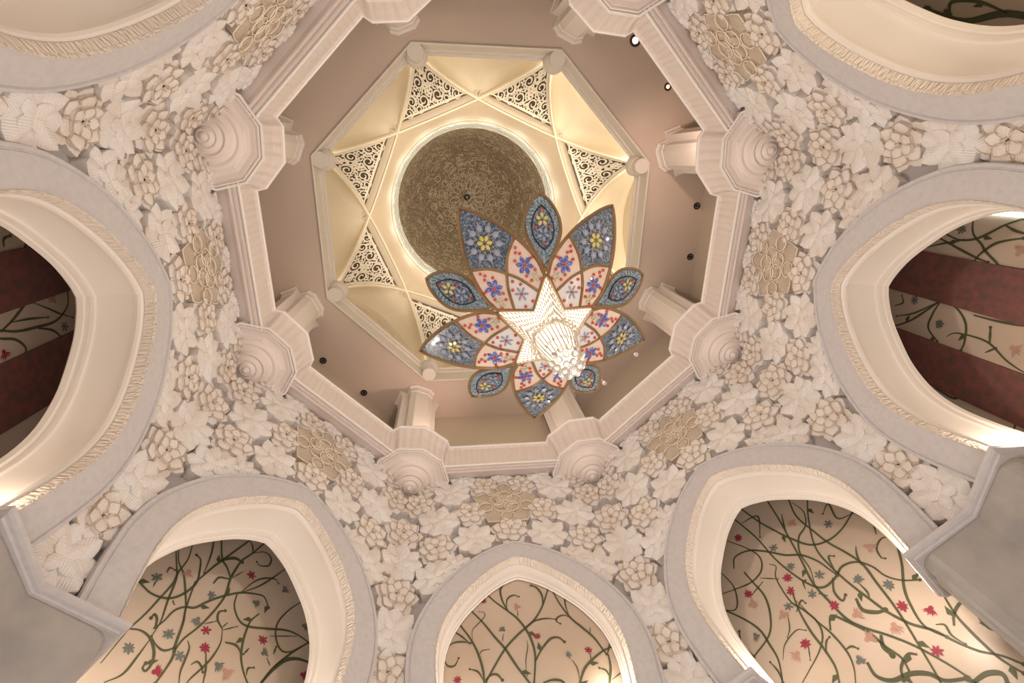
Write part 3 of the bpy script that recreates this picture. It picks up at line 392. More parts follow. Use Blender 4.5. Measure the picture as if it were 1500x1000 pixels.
# --- piers with imposts
def pier(k):
    root = empty('pier', (0, 0, 0), ang(k)); c, s_ = math.cos(PI / 8), math.sin(PI / 8)
    vis = k in (1, 4, 3)
    tag(root, 'grey marble pier with moulded ledge between the %s and %s arches' % (FN[(k - 1) % 8], FN[k]), 'pier', 'marble piers under the arches')
    def loc(side, a, u):     # point on the face beside the corner, in the corner's frame; side +1 = face k+.5 (rotated clockwise)
        n = Vector((c, -side * s_, 0)); t = Vector((side * s_, c, 0)) * side; return n * a + Vector((side * s_, c, 0)) * (side * u) if False else Vector((c * a + s_ * u, side * (-s_ * a + c * u), 0))
    def outline(a, u, scal):
        half = []
        ru = .31
        if scal:
            for cc in (a + .36, a + 1.06):
                for j in range(9):
                    th = PI * j / 8; half.append((cc - .34 * math.cos(th), u + .32 - ru * math.sin(th)))
            half.append((11.0, u + .32))
        else: half = [(a, u), (11.0, u)]
        lower = [loc(-1, p, q) for p, q in half]; upper = [loc(1, p, q) for p, q in half]
        cor = Vector((a / c, 0, 0))
        back = [Vector((11.8, upper[-1].y * .6, 0)), Vector((11.8, lower[-1].y * .6, 0))]
        return [cor] + upper + back + lower[::-1]
    def prism(mb, lines):
        P = [[(p.x, p.y, z) for p in ol] for ol, z in lines]; mb.grid(P, None, closed=True); n = len(P[0])
        mb.add(P[0], [tuple(range(n))]); mb.add(P[-1], [tuple(range(n))])
    sh = MB(); ol = outline(9.29, 2.32, True); prism(sh, [(ol, -1.6), (ol, 7.44)]); sh.build('shaft', 'pier', root)
    im = MB(); prof = [(9.29, 2.32, 7.38), (9.24, 2.27, 7.39), (9.23, 2.26, 7.44), (9.18, 2.21, 7.46), (9.14, 2.17, 7.5), (9.14, 2.17, 7.58), (9.2, 2.2, 7.62)]
    prism(im, [(outline(a, u, False), z) for a, u, z in prof]); im.build('ledge', 'band', root)
for k in range(8): pier(k)

# ================================================================== CORNICE, RECESS, CEILING
root = empty('cornice'); mb = MB(); lo = MB()
for k in range(8):
    n, t = nt(k + .5)
    def run(m_, prof):
        m_.grid([[n * a + t * u + Vector((0, 0, z)) for u in (-L_, L_)] for a, z, L_ in prof])
    run(mb, [(9.85, 17.95, 3.2), (9.5, 17.86, 2.6), (9.2, 17.78, 2.5), (9.06, 17.68, 2.40), (9.02, 17.56, 2.42), (8.96, 17.54, 2.44), (8.94, 17.62, 2.44), (8.88, 17.64, 2.46), (8.86, 17.56, 2.46), (8.78, 17.54, 2.47), (8.76, 17.62, 2.48), (8.70, 17.64, 2.5)])
    run(lo, [(8.70, 17.64, 2.5), (8.69, 17.54, 2.5), (8.655, 17.54, 2.5), (8.64, 17.62, 2.5)])
mb.build('underside_moulding', 'cornice', root); lo.build('lower_lip', 'lip', root)
mb = MB(); rows, _ = octring([(8.64, 17.62), (8.66, 17.75), (8.66, 18.75), (8.60, 18.86)], None, '')
mb.grid(rows, [[(k * 46, q * 1.) for k in range(9)] for q in range(4)]); mb.build('carved_frieze', 'cornfr', root)
P, U = octring([(8.60, 18.86), (8.565, 18.88), (8.565, 18.95), (8.6, 18.97)], None, ''); mb = MB(); mb.grid(P, U); mb.build('upper_lip', 'lip', root)
P, U = octring([(8.6, 18.97), (11.4, 18.97)], None, ''); mb = MB(); mb.grid(P, U); mb.build('top_ledge', 'cornice', root)
tag(root, 'wide octagonal carved stone cornice running above the flower-carved walls', 'cornice')
octstruct('wall_of_the_gallery', [(11.3, 18.9), (11.3, 25.3)], 'drum')
mb = MB(); mb.box((10.62, 0, 22.1), (.2, 7.2, 6.3)); o = struct('wall_gallery_bottom', mb, 'drum'); o.rotation_euler.z = ang(2.5)
# twig-like crack lines on that wall
mb = MB()
for pts in ([(.2, 21.1), (-.15, 21.3), (-.5, 21.2)], [(-.5, 21.15), (-.9, 21.5), (-1.3, 21.75), (-1.6, 21.8)], [(-.9, 21.5), (-1.0, 21.2)]):
    mb.tube([(10.51, u, z) for u, z in [(p.x, p.y) for p in smoothpath([(a, b, 0) for a, b in pts], 4)]], .02, 4)
o = mb.build('dark_twig', 'black'); o.rotation_euler.z = ang(2.5); tag(o, 'thin dark twig-like line on the cream wall above the bottom cornice', 'twig')
octstruct('ceiling', [(11.4, 25.2), (8.10, 25.2)], 'ceil')

def ngon(R_, n, z, a0=0, c=10.0): return [(c + R_ * math.cos(a0 + 2 * PI * j / n), R_ * math.sin(a0 + 2 * PI * j / n), z) for j in range(n)]
def column():
    root = empty('corner_column', (0, 0, 0), ang(0))
    def dec(prof, name, m, n=10, smooth=False, uvk=0):
        mb = MB(); P = [ngon(r, n, z, PI) for r, z in prof]
        for r_ in P: r_.append(r_[0])
        mb.grid(P, [[(j * uvk, i) for j in range(n + 1)] for i in range(len(P))]); return mb.build(name, m, root, smooth)
    dec([(1.60, 17.62), (1.61, 17.78), (1.66, 18.3), (1.80, 18.78), (1.84, 18.84)], 'bracket_frieze', 'cornfr', uvk=5)
    dec([(1.84, 18.84), (1.88, 18.87), (1.88, 18.96), (1.8, 18.98), (.6, 18.985)], 'top_lip', 'lip')
    dec([(1.62, 17.62), (1.62, 17.53), (1.55, 17.53), (1.52, 17.6)], 'lower_lip', 'lip')
    dec([(1.52, 17.6), (1.50, 17.55), (1.45, 17.54), (1.43, 17.6), (1.38, 17.6), (1.36, 17.55), (1.2, 17.58), (1.06, 17.56), (1.04, 17.5), (1.0, 17.5)], 'bracket_bowl', 'cornice')
    mb = MB(); mb.lathe([(1.0, 17.5), (.97, 17.44), (.88, 17.40), (.78, 17.42), (.72, 17.36), (.64, 17.34), (.62, 17.20), (.58, 17.13), (.50, 17.17), (.44, 17.12), (.36, 17.08), (.3, 17.11), (.26, 17.05), (.2, 17.0), (.13, 17.02), (.1, 16.94), (.001, 16.90)], (10, 0, 0), 28)
    mb.build('pendant', 'cornice', root, True, ang_=35)
    mb = MB(); P = [[(10.05 + x, y, z) for x, y in [(-.68, -.34), (-.68, .34), (-.5, .60), (-.1, .60), (-.1, .95), (.6, .95), (.6, -.95), (-.1, -.95), (-.1, -.60), (-.5, -.60), (-.68, -.34)]] for z in (18.97, 25.2)]
    mb.grid(P); mb.build('shaft', 'column', root)
    mb = MB(); sh = [(-.68, -.34), (-.68, .34), (-.5, .60), (-.1, .60), (-.1, .95), (.6, .95), (.6, -.95), (-.1, -.95), (-.1, -.60), (-.5, -.60), (-.68, -.34)]
    P = [[(10.05 + x * q, y * q, z) for x, y in sh] for q, z in ((1.0, 24.6), (1.06, 24.65), (1.06, 24.75), (1.02, 24.8), (1.1, 25.0), (1.2, 25.08), (1.22, 25.19))]
    mb.grid(P); mb.build('head', 'column', root)
    return root
c0 = column(); tr = [(c, []) for c in kids(c0)]
for k in range(8):
    o = c0 if k == 0 else copy_tree(c0, tr)
    o.rotation_euler.z = ang(k)
    tag(o, 'stone corner bracket with pendant and short column, %s corner of the cornice' % CN[k], 'column', 'corner brackets of the cornice')
# recessed spotlights in the gallery ceiling
def downlight(k):
    root = empty('recessed_spotlight'); mb = MB(); mb.lathe([(.10, .05), (.10, -.02), (.16, -.03), (.17, 0)], n=14); mb.build('ring', 'black', root)
    mb = MB(); mb.ball((0, 0, .02), .085, 8); mb.build('bulb', k, root); return root
P_ = [(1, 10.52 + .02, 1.32, 'black', 'dark round recessed spotlight in the ceiling, beside the lower left corner column'),
      (1, 10.52, 1.64, 'black', 'dark round recessed spotlight in the ceiling, above the middle of the lower left cornice'),
      (4, 10.5, 4.67, 'black', 'dark round recessed spotlight in the right ceiling strip, nearer the upper right corner column'),
      (4, 10.5, 4.36, 'black', 'dark round recessed spotlight in the right ceiling strip, farther from the upper right corner column'),
      (5, 10.6, 5.67, 'lampglow', 'brightly lit white recessed spotlight at the top right of the ceiling'),
      (5, 10.55, 5.37, 'lampdim', 'small dim orange recessed spotlight at the right of the bright one')]
for f, r, k, m, lb in P_:
    o = downlight(m); n, t = nt(k); d = Vector(n * r + Vector((0, 0, 24.0))) - Vector(CAM); q = Vector(CAM) + d * (25.19 / 24.0)
    o.location = q; o.scale = (1.6,) * 3 if m == 'lampglow' else (1.1,) * 3; tag(o, lb, 'lamp', 'recessed spotlights in the gallery ceiling')

# ================================================================== OCTAGONAL OPENING FRAME
root = empty('octagonal_frame')
P, U = octring([(8.20, 25.2), (8.18, 25.08), (8.14, 25.04), (8.10, 25.06), (8.08, 25.16), (8.06, 25.9), (8.03, 25.95), (7.97, 25.95), (7.96, 26.0), (7.95, 26.15), (7.90, 26.2), (7.86, 26.2), (7.86, 26.3), (8.0, 26.4), (9.5, 26.4)], None, '')
mb = MB(); mb.grid(P, U); mb.build('moulding', 'frame', root)
tag(root, 'pale moulded octagonal frame around the central dome opening', 'frame')
r0 = None
for k in range(8):
    mb = MB(); mb.lathe([(.001, 25.10), (.36, 25.10), (.38, 25.13), (.38, 25.6), (.44, 25.64), (.46, 25.75), (.50, 25.8), (.52, 26.15), (.3, 26.4)], (8.42, 0, 0), 20)
    o = mb.build('corner_boss', 'frame', root, True, ang_=35) if r0 is None else r0.copy()
    if r0 is None: r0 = o
    else: COL.objects.link(o)
    o.rotation_euler.z = ang(k)

# ================================================================== STAR VAULT
RC = 8.9; LH = RC * math.sin(PI / 4); SX = 2.61
def zr(s): return 25.75 + 6.85 * max(0, 1 - (abs(s) / LH) ** 2.6) ** .62
ns = 28; SS = [-LH * math.cos(PI * j / ns) for j in range(ns + 1)]
rib0 = None
for k in range(8):
    if rib0 is None:
        root = empty('vault_rib')
        mb = MB()
        SM = [lerp(-SX - .05, SX + .05, j / 16) for j in range(17)]
        mb.grid([[(d, s, zr(s) + dz) for s in SM] for d, dz in ((6.20, 1.2), (6.20, .06), (6.34, .06), (6.34, 0), (6.74, 0), (6.74, .9))])
        for sg in (-1, 1):
            SO = [sg * lerp(SX, LH, 1 - (1 - j / 18) ** 1.6) for j in range(19)]
            mb.grid([[(d, s, zr(s) + dz) for s in SO] for d, dz in ((6.20, 1.2), (6.20, 0), (6.38, 0), (6.38, .9))])
        mb.build('rib_body', 'rib', root)
        mb = MB(); mb.grid([[(d, s, zr(s) + dz) for s in SS] for d, dz in ((6.2, .3), (6.19, .0), (6.2, -.06), (6.29, -.06), (6.32, .02))]); mb.build('rib_edge', 'ribedge', root)
        rib0 = root; tr = [(c, []) for c in kids(root)]; o = root
    else: o = copy_tree(rib0, tr)
    o.rotation_euler.z = ang(k)
    tag(o, 'curved rib of the star vault nearest the %s corner of the octagonal frame' % CN[k], 'rib', 'crossing ribs of the star vault')
# lattice panels
def grille():
    root = empty('lattice_panel'); a0, a1 = 6.80, 8.50
    def zz(r): return zr(LH - max(0, (RC - r)) * math.sqrt(2)) + .16
    def hw(r): return max(.02, RC - r - .19)
    def pt(r, t, dz=0): return (r, t, zz(r) + dz)
    mb = MB(); rr = [lerp(a0 - .1, a1 + .15, j / 10) for j in range(11)]
    mb.grid([[pt(r, hw(r) * 1.1 * q / 4, .3) for q in range(-4, 5)] for r in rr]); mb.build('shade_backing', 'dark', root)  # dark sheet whose colour stands for the shade behind the holes
    lat = MB(); rnd = random.Random(5)
    def ribbon(pts, w, dz=0):
        A = []; B = []; n = len(pts)
        for i, (r, t) in enumerate(pts):
            r2, t2 = pts[min(i + 1, n - 1)]; r1, t1 = pts[max(i - 1, 0)]; dx, dy = r2 - r1, t2 - t1; L = math.hypot(dx, dy) or 1
            ww = w * (1 - .55 * abs(2 * i / (n - 1) - 1) ** 3); nx, ny = -dy / L * ww, dx / L * ww
            A.append((r + nx, t + ny)); B.append((r - nx, t - ny))
        lat.grid([[pt(r, t, .08 + dz) for r, t in A], [pt(r, t, dz) for r, t in A], [pt(r, t, dz) for r, t in B], [pt(r, t, .08 + dz) for r, t in B]])
    for sg in (1, -1):
        ribbon([(lerp(a0 - .06, a1 + .2, j / 20), sg * (hw(lerp(a0 - .06, a1 + .2, j / 20)) + .02)) for j in range(21)], .06)
    ribbon([(a0, lerp(-1, 1, j / 16) * hw(a0)) for j in range(17)], .06)
    seeds = []; tries = 0
    while tries < 9000 and len(seeds) < 120:
        tries += 1; R_ = rnd.choice((.30, .24)) if tries < 500 else rnd.choice((.17, .13, .10)); r = rnd.uniform(a0 + .1, a1 - .05); t = rnd.uniform(0, 2.0)
        if t > hw(r) - R_ * .9 or (0 < t < R_ * .9): continue
        if all(math.hypot(r - a, t - b) > (R_ + c) * .90 for a, b, c in seeds): seeds.append((r, t, R_))
    for r, t, R_ in seeds:
        a_ = rnd.random() * 6.28; dr = rnd.choice((-1, 1)); turns = 1.55 if R_ > .17 else .9
        for sg in (1, -1):
            sp = []
            for j in range(22):
                q = j / 21; rad = R_ * (1.12 - .85 * q); th = (a_ + dr * turns * 2 * PI * q); sp.append((r + rad * math.cos(th), sg * (t + rad * math.sin(th))))
            ribbon(sp, .034)
            for j in range(5):
                th = a_ + 2 * PI * j / 5 + .4; p0 = (r + R_ * .95 * math.cos(th), sg * (t + R_ * .95 * math.sin(th))); th2 = th + .5 * dr
                p1 = (r + R_ * 1.35 * math.cos(th2), sg * (t + R_ * 1.35 * math.sin(th2)))
                if abs(p1[1]) < hw(p1[0]) and p1[0] > a0: ribbon([p0, ((p0[0] + p1[0]) / 2 + .02, (p0[1] + p1[1]) / 2 + .02), p1], .036, .01)
    sp = [(lerp(a0, a1 + .1, j / 30), .06 * math.sin(j * .9)) for j in range(31)]; ribbon(sp, .04)
    for r in [7.0, 7.25, 7.5, 7.75, 8.0, 8.2]:
        for sg in (1, -1):
            ribbon([(r, 0), (r + .08, sg * .1), (r + .2, sg * .16)], .045)
    lat.build('scroll_lattice', 'lattice', root)
    return root
g0 = grille(); tr = [(c, []) for c in kids(g0)]
for k in range(8):
    o = g0 if k == 0 else copy_tree(g0, tr)
    o.rotation_euler.z = ang(k)
    tag(o, 'triangular pierced scroll lattice at the %s corner of the star vault' % CN[k], 'lattice', 'pierced lattice panels of the star vault')
# niche webs between ribs and lunettes
web0 = None
AL = 9.0; AH = 3.72
def zl(u): return 26.3 + 5.2 * max(0, 1 - (abs(u) / AH) ** 2.0) ** .55
for f in range(8):
    if web0 is None:
        root = empty('vault_niche'); mb = MB(); nn = 14; cs, sn = math.cos(PI / 8), math.sin(PI / 8)
        for sg in (1, -1):
            rows = []
            for j in range(nn + 1):
                q = j / nn; q_ = 1 - (1 - q) ** 1.5
                s = lerp(LH, SX, q_)      # along the rib from the corner to the crossing
                # rib through corner at +22.5deg: chord centred at angle sg*(22.5-45)... direction in the niche frame
                d = 6.36; a_ = -sg * PI / 8; x1 = d * math.cos(a_) - sg * s * math.sin(a_); y1 = d * math.sin(a_) + sg * s * math.cos(a_)
                if q == 1: y1 = 0; x1 = 6.36 / math.cos(PI / 8)
                A = Vector((x1, y1, zr(s) + .25)); u = sg * AH * (1 - q_); B = Vector((AL, u, zl(u)))
                row = []
                for i in range(9):
                    v = i / 8; p = A.lerp(B, v); p.z += 2.2 * math.sin(PI * v) * q_ * (1 - q_) ; row.append(p)
                rows.append(row)
            mb.grid(rows)
        mb.build('web', 'vault', root, True, ang_=50)
        mb = MB(); us = [lerp(-AH - .1, AH + .1, j / 24) for j in range(25)]
        mb.grid([[(AL + .35, u, lerp(26.0, zl(u) + .3, q)) for u in us] for q in (0, .5, 1)]); mb.grid([[(AL + x, u, zl(u) + dz) for u in us] for x, dz in ((0, 0), (.4, .05))])
        mb.build('lunette', 'vault', root, True, ang_=40)
        web0 = root; tr = [(c, []) for c in kids(root)]; o = root
    else: o = copy_tree(web0, tr)
    o.rotation_euler.z = ang(f + .5)
    tag(o, 'cream folded vault niche on the %s side of the star vault' % FN[f], 'niche', 'cream niches of the star vault')
# peach surface rising from the ribs to the scroll ring
mb = MB(); rows = []
for q in (0, .15, .35, .6, .8, 1):
    row = []
    for k in range(8):
        for j in range(8):
            th = ang(k) + PI / 8 - (PI / 4) * j / 8 ; loc = th - ang(k); d = 6.22; s = d * math.tan(loc); R0 = d / math.cos(loc)
            z0 = zr(s) + .12; R_ = lerp(R0, 5.98, q ** .8); row.append((R_ * math.cos(th), R_ * math.sin(th), lerp(z0, 36.5, q)))
    rows.append(row)
mb.grid(rows, closed=True); struct('wall_of_the_lantern', mb, 'peach', True)
root = empty('scroll_ring')
mb = MB(); mb.lathe([(6.0, 36.45), (5.97, 36.4), (5.93, 36.42), (5.93, 36.5)], n=96); mb.build('pink_outer_bead', 'ribedge', root, True)
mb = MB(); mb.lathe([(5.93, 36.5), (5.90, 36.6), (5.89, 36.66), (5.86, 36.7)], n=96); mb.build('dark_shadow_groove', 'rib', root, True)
mb = MB(); mb.lathe([(5.86, 36.68), (5.80, 36.7), (5.70, 37.4), (5.60, 38.1), (5.55, 38.16)], n=96, us=110, vs_=4); mb.build('scroll_band', 'ringband', root, True)
mb = MB()
for j in range(24):
    a = 2 * PI * (j + .5) / 24; w = .10
    mb.grid([[(r * math.cos(a + s * w / r), r * math.sin(a + s * w / r), z) for s in (-1, 1)] for r, z in ((5.79, 36.75), (5.68, 37.42), (5.58, 38.1))])
q = mb.build('panel_divider', 'lip', root); q['kind'] = 'stuff'
tag(root, 'white scroll-carved ring around the foot of the brown dome', 'ring')
# dome
R0 = 5.55; ZD = 38.15
def dprof(t): th = t * PI / 2; return (max(.02, R0 * math.cos(th) ** .92), ZD + 12.6 * math.sin(th) ** 1.0)
mb = MB(); pr = [dprof(j / 30) for j in range(31)]; P = [[(r * math.cos(2 * PI * j / 96), r * math.sin(2 * PI * j / 96), z) for j in range(97)] for r, z in pr]
mb.grid(P, [[(j / 96 * 48, i / 30 * 20) for j in range(97)] for i in range(31)]); struct('ceiling_dome', mb, 'dome', True)
root = empty('dome_rosette'); 
def domept(th, rad, dz=0):
    # point on the dome at plan radius rad
    cth = (rad / R0) ** (1 / .92); z = ZD + 12.6 * math.sqrt(max(0, 1 - cth * cth)); return (rad * math.cos(th), rad * math.sin(th), z - .06 + dz)
def band_(n, r0, r1, w, nm, m='dome_line'):
    mb = MB()
    for j in range(n):
        a = 2 * PI * j / n; pts = []
        for q in range(13):
            t = 2 * PI * q / 12; rr = lerp(r0, r1, .5 - .5 * math.cos(t)); da = (w / rr) * math.sin(t) ; pts.append(domept(a + da, rr))
        mb.tube(pts, .035, 4)
    o_ = mb.build(nm, m, root); o_['kind'] = 'stuff'
MT['dome_line'] = mat('dome_relief', (.70, .61, .48), .8)
band_(16, .75, 1.7, .22, 'inner_petal_ring'); band_(16, 2.2, 2.75, .3, 'scallop_ring'); band_(32, 1.9, 2.15, .14, 'bead_ring'); band_(16, 3.0, 3.5, .28, 'outer_scallop_ring')
mb = MB(); mb.lathe([(.24, 0), (.3, -.12), (.22, -.16), (.15, -.1), (.14, .1)], (0, 0, 50.5), 24); mb.build('black_centre_ring', 'black', root, True)
mb = MB(); mb.ball((0, 0, 50.55), .12, 10); mb.build('centre_boss', 'dome_line', root, True)
tag(root, 'radial carved rosette with a black ring at the crown of the brown dome', 'rosette')

# ================================================================== FLOWER CARVINGS ON THE WALLS
def petal(mb, cs, cz, th, L, Wd, h0, h1, lift, curl=0, nl=7, nc=6, m=None, skirt=0, blunt=.85, start=.0):
    """one pointed leaf lying on the wall: root at (cs,cz), direction th, from height h0 at the root to h1 at the tip"""
    P = []; U = []; edge = []
    for i in range(nl + 1):
        t = i / nl; r = start + (L - start) * t; w = Wd * (math.sin(PI * min(1, t ** blunt * .97 + .03)) ** .75) if i < nl else .004
        row = []; ur = []
        for j in range(-nc // 2, nc // 2 + 1):
            c = j / (nc / 2); x = r - abs(c) * 0 ; y = c * w
            h = lerp(h0, h1, t) + lift * math.sin(PI * t * .9) * (1 - .55 * c * c) + curl * abs(c) ** 2 * math.sin(PI * t)
            s = cs + x * math.cos(th) - y * math.sin(th); z = cz + x * math.sin(th) + y * math.cos(th)
            row.append(wm(s, z, h)); ur.append(((r * 3.2 - abs(y) * 4.0), y))
        P.append(row); U.append(ur)
    mb.grid(P, U, m=m)
    # skirt: the carved side down to the wall
    left = [r[0] for r in P]; right = [r[-1] for r in P]
    outl = left + right[::-1]
    def down(i, c):
        t = i / nl; r = start + (L - start) * t; w = Wd * (math.sin(PI * min(1, t ** blunt * .97 + .03)) ** .75) if i < nl else .004
        y = c * w; s = cs + r * math.cos(th) - y * math.sin(th); z = cz + r * math.sin(th) + y * math.cos(th); return wm(s, z, skirt)
    low = [down(i, -1) for i in range(nl + 1)] + [down(i, 1) for i in range(nl, -1, -1)]
    mb.grid([outl, low], m=m)
def outline_tube(mb, cs, cz, th, L, Wd, h0, h1, lift, rad, start=0., blunt=.85, m=None, nl=8):
    pts = []
    for sg in (-1, 1):
        rng = range(1, nl + 1) if sg < 0 else range(nl - 1, 0, -1)
        for i in rng:
            t = i / nl; r = start + (L - start) * t; w = Wd * (math.sin(PI * min(1, t ** blunt * .97 + .03)) ** .75) if i < nl else 0
            y = sg * w; h = lerp(h0, h1, t) + lift * math.sin(PI * t * .9) * .45 + rad * .6
            pts.append(wm(cs + r * math.cos(th) - y * math.sin(th), cz + r * math.sin(th) + y * math.cos(th), h))
    mb.tube(pts, rad, 4, m=m)
def leaf_rosette(s, z, R_, rot):
    mb = MB(); n = 8
    for j in range(n):
        th = rot + 2 * PI * j / n; petal(mb, s, z, th, R_, R_ * .325, .21 + .03 * (j % 2), .25 + .06 * (j % 2), .045, curl=-.08, blunt=1.4)
    for j in range(4):
        th = rot + 2 * PI * (j + .5) / 4; petal(mb, s, z, th, R_ * .62, R_ * .2, .30, .33, .04, nl=5, nc=4, skirt=.2, curl=-.04)
    return mb.build('leaf_rosette', 'leaf', None, True, ang_=42)
def rose(s, z, R_, rot):
    root = MB(); wire = MB()
    for j in range(8):
        th = rot + 2 * PI * j / 8; petal(root, s, z, th, R_, R_ * .31, .15, .16, .02, nl=6, nc=4, curl=-.03, blunt=1.4)
    for j in range(6):
        th = rot + .3 + 2 * PI * j / 6; petal(root, s, z, th, R_ * .84, R_ * .31, .19, .26, .03, nl=6, nc=4, start=.08 * R_, curl=-.03, skirt=.12, blunt=1.2); outline_tube(wire, s, z, th, R_ * .84, R_ * .31, .18, .25, .01, .017, .08 * R_, blunt=1.2)
    for j in range(5):
        th = rot + .7 + 2 * PI * j / 5; petal(root, s, z, th, R_ * .52, R_ * .22, .27, .33, .02, nl=5, nc=4, skirt=.2, start=.05 * R_, curl=-.02, blunt=1.1); outline_tube(wire, s, z, th, R_ * .52, R_ * .22, .26, .32, .01, .015, .05 * R_, nl=6, blunt=1.1)
    for j in range(5):
        th = rot + 2 * PI * j / 5; r = R_ * .10; c = wm(s + r * math.cos(th), z + r * math.sin(th), .34); wire.ball(c, .03, 6)
    o = root.build('carved_rose', 'rose', None, True, ang_=42); w = wire.build('petal_outline', 'wire', o, True); return o
def medallion(s, z, R_, rot):
    root = MB(); wire = MB()
    for j in range(5):
        th = rot + 2 * PI * j / 5; petal(root, s, z, th, R_, R_ * .44, .18, .20, .03, nl=7, nc=6, curl=-.04); outline_tube(wire, s, z, th, R_ * 1.0, R_ * .44, .20, .22, .02, .020, .05)
    for j in range(5):
        th = rot + PI / 5 + 2 * PI * j / 5; petal(root, s, z, th, R_ * .80, R_ * .24, .21, .25, .03, nl=6, nc=4, curl=-.04)
    for j in range(5):
        th = rot + 2 * PI * j / 5
        for rr, off in ((.22, .27), (.20, .66)):
            cs_, cz_ = s + R_ * off * math.cos(th + (.63 if off > .5 else 0)), z + R_ * off * math.sin(th + (.63 if off > .5 else 0))
            wire.tube([wm(cs_ + R_ * rr * math.cos(2 * PI * q / 14), cz_ + R_ * rr * math.sin(2 * PI * q / 14), .30) for q in range(14)], .020, 4, closed=True)
        petal(root, s, z, th + .3, R_ * .42, R_ * .15, .26, .29, .02, nl=5, nc=4, skirt=.2)
    o = root.build('flower_medallion', 'tan', None, True, ang_=42); w = wire.build('ring_outline', 'gold', o, True); return o
SPEC = [('T', 0, 16.05, 1.28, 'panel centre'),
        ('B', .80, 17.2, .70, 'above the tan medallion'), ('B', 1.42, 15.62, .72, 'beside the tan medallion'), ('B', 0, 14.55, .78, 'below the tan medallion'),
        ('A', 2.12, 16.82, .80, 'upper outer row'), ('A', 2.62, 15.2, .82, 'middle outer row'), ('A', 1.33, 14.18, .78, 'on the arch shoulder'),
        ('B', 2.68, 13.88, .76, 'above the arch flank'), ('B', 3.05, 17.45, .62, 'under cornice beside pendant'), ('A', 1.62, 17.72, .58, 'half under the cornice'), ('A', 0, 17.85, .5, 'under the cornice middle'),
        ('A', 2.72, 12.52, .76, 'between arch and corner'), ('a', 2.02, 12.98, .55, 'tucked behind arch band'), ('a', 2.72, 17.75, .48, 'uppermost, under the cornice')]
CSPEC = [('B', -.55, 16.25, .74), ('B', .55, 16.25, .74), ('B', 0, 14.62, .82), ('A', 0, 13.2, .86), ('B', 0, 11.92, .80), ('A', 0, 10.62, .84), ('B', 0, 9.4, .80), ('A', 0, 8.25, .80)]
ORD = ['first', 'first', 'second', 'third', 'fourth', 'fifth', 'sixth', 'lowest']
def inframe(o, f_or_k, p):
    c, s_ = math.cos(f_or_k), math.sin(f_or_k); w = Vector((p.x * c - p.y * s_, p.x * s_ + p.y * c, p.z)) - Vector(CAM)
    Y = [sum(R3[r][c_] * w[c_] for c_ in range(3)) for r in range(3)]
    if Y[2] < .5: return False
    x = 750 + 718.2 * Y[0] / Y[2]; y = 500 + 718.2 * Y[1] / Y[2]; return -110 < x < 1610 and -110 < y < 1110
KIND = {'A': 'pale serrated leaf rosette', 'a': 'small pale leaf rosette', 'B': 'layered carved rose with cream outlines', 'T': 'large tan flower medallion with ochre ring outlines'}
GRP = {'A': 'carved leaf rosettes on the walls', 'a': 'carved leaf rosettes on the walls', 'B': 'carved roses on the walls', 'T': 'tan flower medallions on the walls'}
CAT = {'A': 'leaf carving', 'a': 'leaf carving', 'B': 'carved rose', 'T': 'medallion'}
def place(base, kd, rots):
    ch = kids(base); tr_ = [(c, []) for c in ch]; used = False
    for rz, lb, p in rots:
        if not inframe(base, rz, p): continue
        o = base if not used else copy_tree(base, tr_); used = True
        o.rotation_euler.z = rz; tag(o, lb, CAT[kd], GRP[kd])
    if not used:
        for c in ch: bpy.data.objects.remove(c)
        bpy.data.objects.remove(base)
rnd = random.Random(11)
MK = {'A': leaf_rosette, 'a': leaf_rosette, 'B': rose, 'T': medallion}
for kd, s, z, R_, wh in SPEC:
    for sg in ((1, -1) if s else (1,)):
        base = MK[kd](s * sg, z, R_, rnd.random() * 2 if kd != 'T' else PI / 2)
        rots = []
        for f in range(8):
            side = '' if not s else ', toward ' + FN[(f - 1) % 8 if sg > 0 else (f + 1) % 8]
            rots.append((ang(f + .5), '%s, %s, %s arch wall%s' % ({'A': 'pale leaf rosette', 'a': 'small leaf rosette', 'B': 'carved rose', 'T': 'large tan flower medallion'}[kd], wh, FN[f], side), wm(s * sg, z, .1)))
        place(base, kd, rots)
for q, (kd, ds, z, R_) in enumerate(CSPEC):
    base = MK[kd](SC + ds, z, R_, rnd.random() * 2); rots = []
    for k in range(8):
        # corner k lies at +s of face k+.5
        side = '' if not ds else ', toward ' + (FN[(k - 1) % 8] if ds > 0 else FN[k])
        rots.append((ang(k + .5), '%s in wall corner, %s pendant, %s down%s' % ('carved rose' if kd == 'B' else 'pale leaf rosette', CN[k], ORD[q], side), wm(SC + ds, z, .1)))
    place(base, kd, rots)

# ================================================================== CHANDELIER
ch = empty('chandelier', (0, 0, 9.1))
tag(ch, 'large crystal chandelier with ten jewelled glass petals in bronze frames', 'chandelier')
def cp(r, t, dz=0): return (r, t, .65 * math.hypot(r, t) + dz)     # petal surface, in the chandelier's frame
EDGE = [(2.90, 0), (2.74, .14), (2.55, .27), (2.15, .48), (1.8, .595), (1.45, .665), (1.15, .675), (.89, .605)]
ARC = [(1.8, .595), (1.65, .29), (1.5, .12), (1.35, 0), (1.2, -.11), (1.05, -.19), (.74, -.31)]
def sm(p, n=3): return [(v.x, v.y) for v in smoothpath([(a, b, 0) for a, b in p], n)]
def plate(mb, pts, dz, m=None, th=.03):
    n = len(pts); mb.add([cp(r, t, dz) for r, t in pts] + [cp(r, t, dz + th) for r, t in pts], [tuple(range(n)), tuple(range(2 * n - 1, n - 1, -1))] + [(i, (i + 1) % n, n + (i + 1) % n, n + i) for i in range(n)], None, m)
